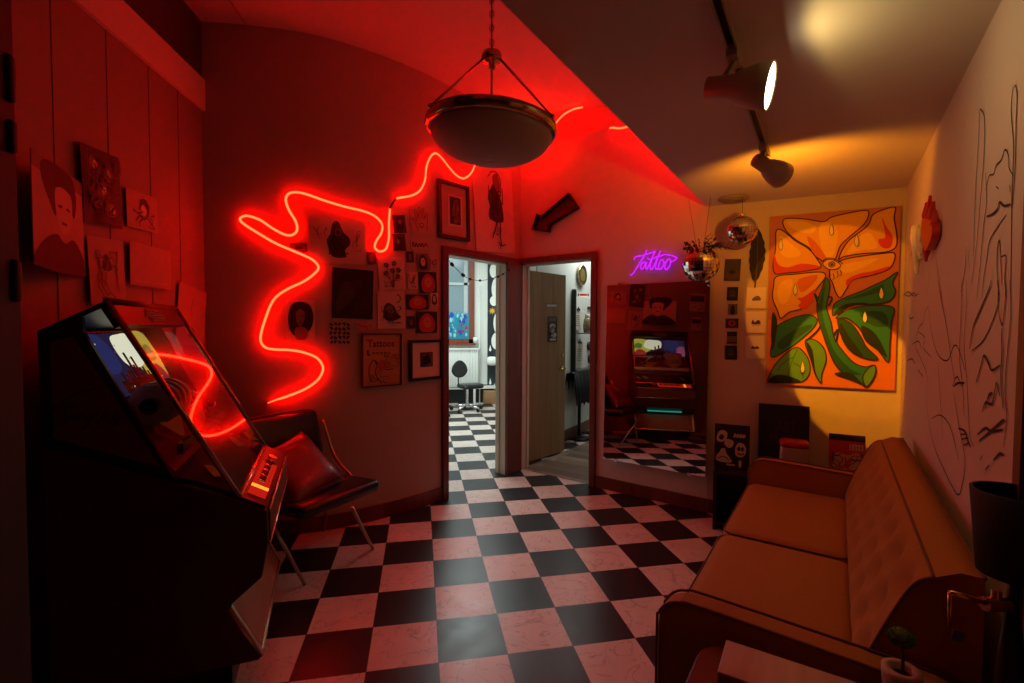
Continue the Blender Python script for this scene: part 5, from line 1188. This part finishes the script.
# head: back, top, header, rails, glass
Pt, Pb = Vector((0, .422, 1.549)), Vector((0, .02, .800)); gd = (Pb - Pt).normalized(); gn = Vector((0, gd.z, -gd.y)); gn = gn if gn.y < 0 else -gn; GL = (Pb - Pt).length
mb = MB(); mb.prism([(.605, 1.04), (.609, 1.443), (.585, 1.443), (.585, 1.04)], .02, W - .02, BLK, YZ); mb.prism([(.609, 1.443), (.422, 1.549), (.430, 1.525), (.605, 1.425)], 0, W, BLK, YZ); mb.build('head_shell', ju)
mb = MB(); hp0 = Pt + gd * .01; mb.prism([(hp0.y, hp0.z), ((hp0 + gd * .085).y, (hp0 + gd * .085).z), ((hp0 + gd * .085 - gn * .03).y, (hp0 + gd * .085 - gn * .03).z), ((hp0 - gn * .03).y, (hp0 - gn * .03).z)], .02, W - .02, BLK, YZ)
hd = mb.build('header', ju)
HM = basis(Vector((W / 2, 0, 0)) + hp0 + gd * .042 + gn * .002, Vector((1, 0, 0)), gn.cross(Vector((1, 0, 0))), gn)
mb = MB(); GRM = mat('speaker_mesh', (.30, .28, .26), .35, .8)
for i in range(-9, 10):
    for k in range(-2, 3):
        if (i / 9.5) ** 2 + (k / 2.6) ** 2 < 1: mb.sphere((i * .012 + (k % 2) * .006, k * .012, 0), .0045, GRM, HM, 8, 5)
mb.build('speaker_grille', hd)
for x in (.012, W - .012):
    mb = MB(); mb.tube([Vector((x, 0, 0)) + Pt, Vector((x, 0, 0)) + Pb], .011, mat('rail_metal', (.42, .20, .14), .22, .9), 10); mb.build('rail', ju)
mb = MB(); mb.tube([Vector((.012, 0, 0)) + Pt, Vector((W - .012, 0, 0)) + Pt], .012, BLK, 10); mb.build('cross_rail', ju); mb = MB(); mb.tube([Vector((.012, 0, 0)) + Pb, Vector((W - .012, 0, 0)) + Pb], .010, STEEL, 10); mb.build('cross_rail', ju)
g0 = Pt + gd * .10; g1 = Pb - gd * .01
mb = MB(); mb.add([(.02, g0.y, g0.z), (W - .02, g0.y, g0.z), (W - .02, g1.y, g1.z), (.02, g1.y, g1.z)], [(0, 3, 2, 1)], PG); mb.build('front_glass', ju)
for x in (.006, W - .006):
    mb = MB(); pts = [(.487, 1.44), (.49, 1.505), (.425, 1.540), (.030, .810), (.20, .876), (.225, .887)]; mb.add([(x, *p) for p in pts], [list(range(6))], pane_mat('side_glass', fac=.0) if 'side_glass' not in MATS else MATS['side_glass']); mb.build('side_glass', ju)
# lit picture panel behind the upper glass
A0, A1 = Vector((0, .560, 1.425)), Vector((0, .440, 1.180)); ad_ = (A1 - A0).normalized(); an_ = Vector((0, ad_.z, -ad_.y)); an_ = an_ if an_.y < 0 else -an_
AH = (A1 - A0).length
class FlipArt(Art):
    def poly(s, pts, m): return Art.poly(s, [(1 - p[0], p[1]) for p in pts], m)
ART = FlipArt(basis(Vector((.03, A1.y, A1.z)), Vector((1, 0, 0)), -ad_, Vector((1, 0, 0)).cross(-ad_)), W - .06, AH, emis('lit_violet', (.18, .12, .38), .10), th=.004)
LY = emis('lit_yellow', (.85, .75, .10), .5); LWh = emis('lit_white', (.95, .95, .70), .75); LB = emis('lit_blue', (.16, .18, .75), .12); LRd = emis('lit_red', (.60, .04, .03), .5); LP = emis('lit_pink', (.5, .10, .22), .5); LG = emis('lit_green', (.12, .35, .06), .5); LK = mat('lit_black', (.008, .008, .012), .5)
ART.blob([(.02, .1), (.02, .95), (.3, .97), (.42, .6), (.28, .15)], LY); ART.blob([(.22, .55), (.28, .95), (.42, .98), (.55, .9), (.54, .5), (.38, .38)], LWh); ART.blob([(.60, .5), (.66, .95), (.85, .95), (.9, .5), (.72, .35)], LB); ART.blob([(.84, .1), (.86, .55), (.98, .6), (.98, .05)], LP); ART.blob([(.04, .5), (.08, .75), (.18, .7), (.16, .45)], LG); ART.blob([(.03, .06), (.1, .36), (.2, .34), (.26, .08)], LRd)
for x, hh in ((.30, .30), (.34, .38), (.38, .30), (.42, .58), (.455, .44), (.49, .66), (.53, .42), (.57, .36), (.61, .30), (.66, .34)): ART.rect(x, .02, x + .03, hh, LK)
ART.rect(.26, .02, .74, .22, LK)
for k in range(30): x, y = random.random(), random.random(); ART.ell(min(max(x, .03), .97), min(max(y, .05), .95), .006, .012, random.choice((LK, LRd, LB, LWh, LP)), n=8)
ao = ART.build('picture_panel', ju, M=None); ao.matrix_local = ART.M
mb = MB(); mb.rbox((W / 2, A1.y - .02, A1.z - .02), (W - .05, .03, .03), .008, CHROME); mb.build('chrome_strip', ju)
# works
mb = MB()
for i in range(7): mb.cyl((.13 + i * .035, .33, 1.155), (.155 + i * .035, .33, 1.155), .085 if i % 2 else .078, mat('drum_metal', (.62, .60, .56), .3, .45), n=28)
mb.cyl((.09, .33, 1.155), (.42, .33, 1.155), .03, BLKMET); mb.build('record_drum', ju)
mb = MB(); mb.tube([(.50, .34, 1.17), (.60, .30, 1.14), (.66, .25, 1.08)], .012, CHROME, 8); mb.cyl((.50, .36, 1.05), (.50, .34, 1.19), .022, CHROME); mb.box((.67, .24, 1.07), (.05, .03, .02), BLKMET); mb.build('tone_arm', ju)
mb = MB(); mb.add([(.02, .47, 1.16), (W - .02, .47, 1.16), (W - .02, .23, .92), (.02, .23, .92)], [(0, 1, 2, 3)], mat('deck_red', (.16, .018, .015), .3)); mb.box((W / 2, .215, 1.0), (W - .05, .02, .04), CHROME); mb.build('deck', ju)
YG = mat('record_green', (.42, .45, .06), .4)
for cx in (.24, .60):
    mb = MB(); mb.add([(cx - .14, .30, 1.09), (cx + .14, .30, 1.09), (cx + .02, .255, 1.01), (cx - .02, .255, 1.01)], [(0, 3, 2, 1)], YG); mb.build('title_flag', ju)
mb = MB(); mb.add([(.02, .225, .90), (W - .02, .225, .90), (W - .02, .03, .812), (.02, .03, .812)], [(0, 1, 2, 3)], BLK); mb.build('tray', ju)
mb = MB()
for i, (x, y) in enumerate([(.10, .12), (.62, .12), (.74, .08)]): mb.add([(x, y, .862 - .1 * i * .02), (x + .07, y + .05, .895), (x + .10, y + .03, .885), (x + .05, y - .03, .848)], [(0, 1, 2, 3)], YG)
mb.build('price_card', ju)
# control strip on the sloping ledge
cp0, cp1 = Vector((0, .018, .792)), Vector((0, -.076, .739)); cd_ = (cp1 - cp0).normalized(); cn_ = Vector((0, cd_.z, -cd_.y)); cn_ = cn_ if cn_.z > 0 else -cn_
CM = basis(Vector((0, 0, 0)) + cp0 + cn_ * .004, Vector((1, 0, 0)), -cd_, Vector((1, 0, 0)).cross(-cd_))
LRED = emis('lit_key_red', (.9, .02, .008), .55); LORG = emis('lit_key_orange', (1, .28, .03), 1.6)
mb = MB(); mb.box((W / 2, -.05, .0), (W - .01, .10, .012), BLK, CM); mb.box((.30, -.05, .010), (.46, .072, .006), LRED, CM); mb.box((.16, -.05, .0145), (.028, .072, .004), LORG, CM)
cpn = mb.build('control_panel', ju)
for i in range(11): mb = MB(); mb.rbox((.22 + i * .027, -.045, .018), (.018, .030, .012), .003, BLKMET if i % 3 else CHROME, CM, seg=2); mb.build('button', cpn)
mb = MB(); mb.cyl(CM @ Vector((.58, -.05, .0)), CM @ Vector((.58, -.05, .035)), .022, CHROME); mb.build('coin_knob', cpn)

# ------------------------------------------------------------------ black chair and cushion
CX = Vector((.662, .749, 0)).normalized(); CY = Vector((-.749, .662, 0)).normalized()
CHM = basis(Vector((-.719, -.151, 0)), CX, CY, Z)
VIN = mat('black_vinyl', (.012, .010, .010), .28, noise=.2, scale=30, bump=.08, coat=.2)
ch = thing('lounge_chair', 'black vinyl chair with angled metal legs between jukebox and curved wall', 'chair', CHM)
cw = .53
mb = MB(); mb.rbox((cw / 2, .20, .425), (cw + .06, .56, .085), .040, VIN, T(-.03, 0, 0) @ Matrix.Rotation(math.radians(-3), 4, 'X'), seg=4); mb.build('seat', ch)
BR = T(-.05, .47, .43) @ Matrix.Rotation(math.radians(-14), 4, 'X')
mb = MB(); mb.rbox((cw / 2, 0, .23), (cw + .05, .075, .44), .034, VIN, BR, seg=4); bo_ = mb.build('backrest', ch)
mb = MB(); P = [BR @ Vector(p) for p in [(-.012, .0, .02), (-.016, .0, .40), (.02, .0, .455), (cw - .02, 0, .455), (cw + .016, 0, .40), (cw + .012, 0, .02)]]; mb.tube(smooth(P, 6), .006, PIPE, 6); mb.build('piping', bo_)
ALU = mat('brushed_leg', (.50, .42, .32), .3, .9)
ci = CHM.inverted(); q0, q1 = ci @ at_z(268, 516, .40), ci @ at_z(352, 508, .40)
for (x0, y0, x1, y1) in ((0, 0, q0.x, q0.y), (.506, 0, q1.x, q1.y), (-.01, .50, .06, .34), (.516, .50, .446, .34)):
    mb = MB(); mb.tube([(x0, y0, .0), (x1, y1, .40)], [.009, .012], ALU, 10); mb.build('leg', ch)
for x in (-.085, cw - .018):
    mb = MB(); mb.tube(smooth([(x, .20, .44), (x, .37, .55), (x, .45, .70), (x, .50, .80)], 4), .011, ALU, 10); mb.build('side_bar', ch)
mb = MB(); mb.box((cw / 2, .22, .385), (.40, .30, .02), BLKMET); mb.build('seat_plate', ch)
# cushion
cu_ = MB(); n = 22; vs = []; fs = []; SZ = .215
for sgn in (1, -1):
    for i in range(n + 1):
        for j in range(n + 1):
            u, v = -1 + 2 * i / n, -1 + 2 * j / n; pin = 1 - .10 * (1 - u * u) * abs(v) ** 3; pin2 = 1 - .10 * (1 - v * v) * abs(u) ** 3
            th_ = .075 * ((1 - u ** 4) * (1 - v ** 4)) ** .5
            vs.append((u * SZ * pin2, v * SZ * pin, sgn * th_))
m_ = (n + 1) ** 2
for b_i in (0, 1):
    for i in range(n):
        for j in range(n):
            k = b_i * m_ + i * (n + 1) + j; f = (k, k + n + 1, k + n + 2, k + 1); fs.append(f if b_i == 0 else f[::-1])
cu_.add(vs, fs, mat('cushion_red', (.15, .010, .008), .38, noise=.2, coat=.25, bump=.1), True)
co = cu_.build('cushion', M=CHM @ T(.13, .235, .585) @ Matrix.Rotation(math.radians(46), 4, 'X') @ Matrix.Rotation(math.radians(14), 4, 'Z')); tag(co, 'red cushion leaning on the black chair', 'cushion')

# ------------------------------------------------------------------ lights
def area(name, loc, rot, sx, sy, col, e):
    l = bpy.data.lights.new(name, 'AREA'); l.shape = 'RECTANGLE'; l.size = sx; l.size_y = sy; l.color = col; l.energy = e
    o = bpy.data.objects.new(name, l); COL.objects.link(o); o.location = loc; o.rotation_euler = rot; return o
def spot(name, loc, d, col, e, ang, blend, rad):
    l = bpy.data.lights.new(name, 'SPOT'); l.color = col; l.energy = e; l.spot_size = math.radians(ang); l.spot_blend = blend; l.shadow_soft_size = rad
    o = bpy.data.objects.new(name, l); COL.objects.link(o); o.location = loc; o.rotation_euler = Vector(d).to_track_quat('-Z', 'Y').to_euler(); return o
area('far_room_lamp', (.1, 3.9, 2.95), (0, 0, 0), 1.6, 2.0, (.86, 1.0, .97), 105)
area('office_lamp', (2.35, 3.0, 2.75), (0, 0, 0), .8, .8, (.97, 1.0, .92), 24)
spot('track_lamp_wall', h1c + h1a * .095, h1a, (1.0, .70, .20), 2.6, 165, .15, .03)
hq = h2c + Vector((.63, .60, -.30)).normalized() * .09
spot('track_lamp_spill', hq + Vector((.07, .06, -.17)), Vector((.74, .56, .74)), (1.0, .31, .010), 17, 146, .6, .03)
spot('track_lamp_hot', hq, WC.hit(848, 368) - hq, (1.0, .34, .004), 125, 25, .12, .01)
spot('track_lamp_painting', hq, WC.hit(829, 302) - hq, (1.0, .27, .006), 27, 46, .05, .012)
w_ = bpy.data.worlds.new('world'); S.world = w_; w_.use_nodes = True
w_.node_tree.nodes['Background'].inputs[0].default_value = (.80, .62, .55, 1); w_.node_tree.nodes['Background'].inputs[1].default_value = .006

# ------------------------------------------------------------------ camera and view
cd = bpy.data.cameras.new('camera'); cam = bpy.data.objects.new('camera', cd); COL.objects.link(cam)
cd.sensor_width = 36; cd.lens = F_PX / 1024 * 36; cd.clip_start = .02; cd.clip_end = 60
r0 = Vector((math.cos(YAW), math.sin(YAW), 0)); f0 = Vector((-math.sin(YAW), math.cos(YAW), 0))
fw = f0 * math.cos(PITCH) - Z * math.sin(PITCH); up0 = f0 * math.sin(PITCH) + Z * math.cos(PITCH)
rt_ = r0 * math.cos(ROLL) + up0 * math.sin(ROLL); up_ = -r0 * math.sin(ROLL) + up0 * math.cos(ROLL)
cam.matrix_world = basis(CAM, rt_, up_, -fw)
S.camera = cam
S.view_settings.view_transform = 'Standard'; S.view_settings.look = 'None'; S.view_settings.exposure = 0; S.view_settings.gamma = 1; S.view_settings.use_curve_mapping = False
S.cycles.use_denoising = True; S.cycles.max_bounces = 8; S.cycles.diffuse_bounces = 5; S.cycles.glossy_bounces = 5; S.cycles.transparent_max_bounces = 10
S.cycles.caustics_reflective = False; S.cycles.caustics_refractive = False; S.cycles.sample_clamp_indirect = 4
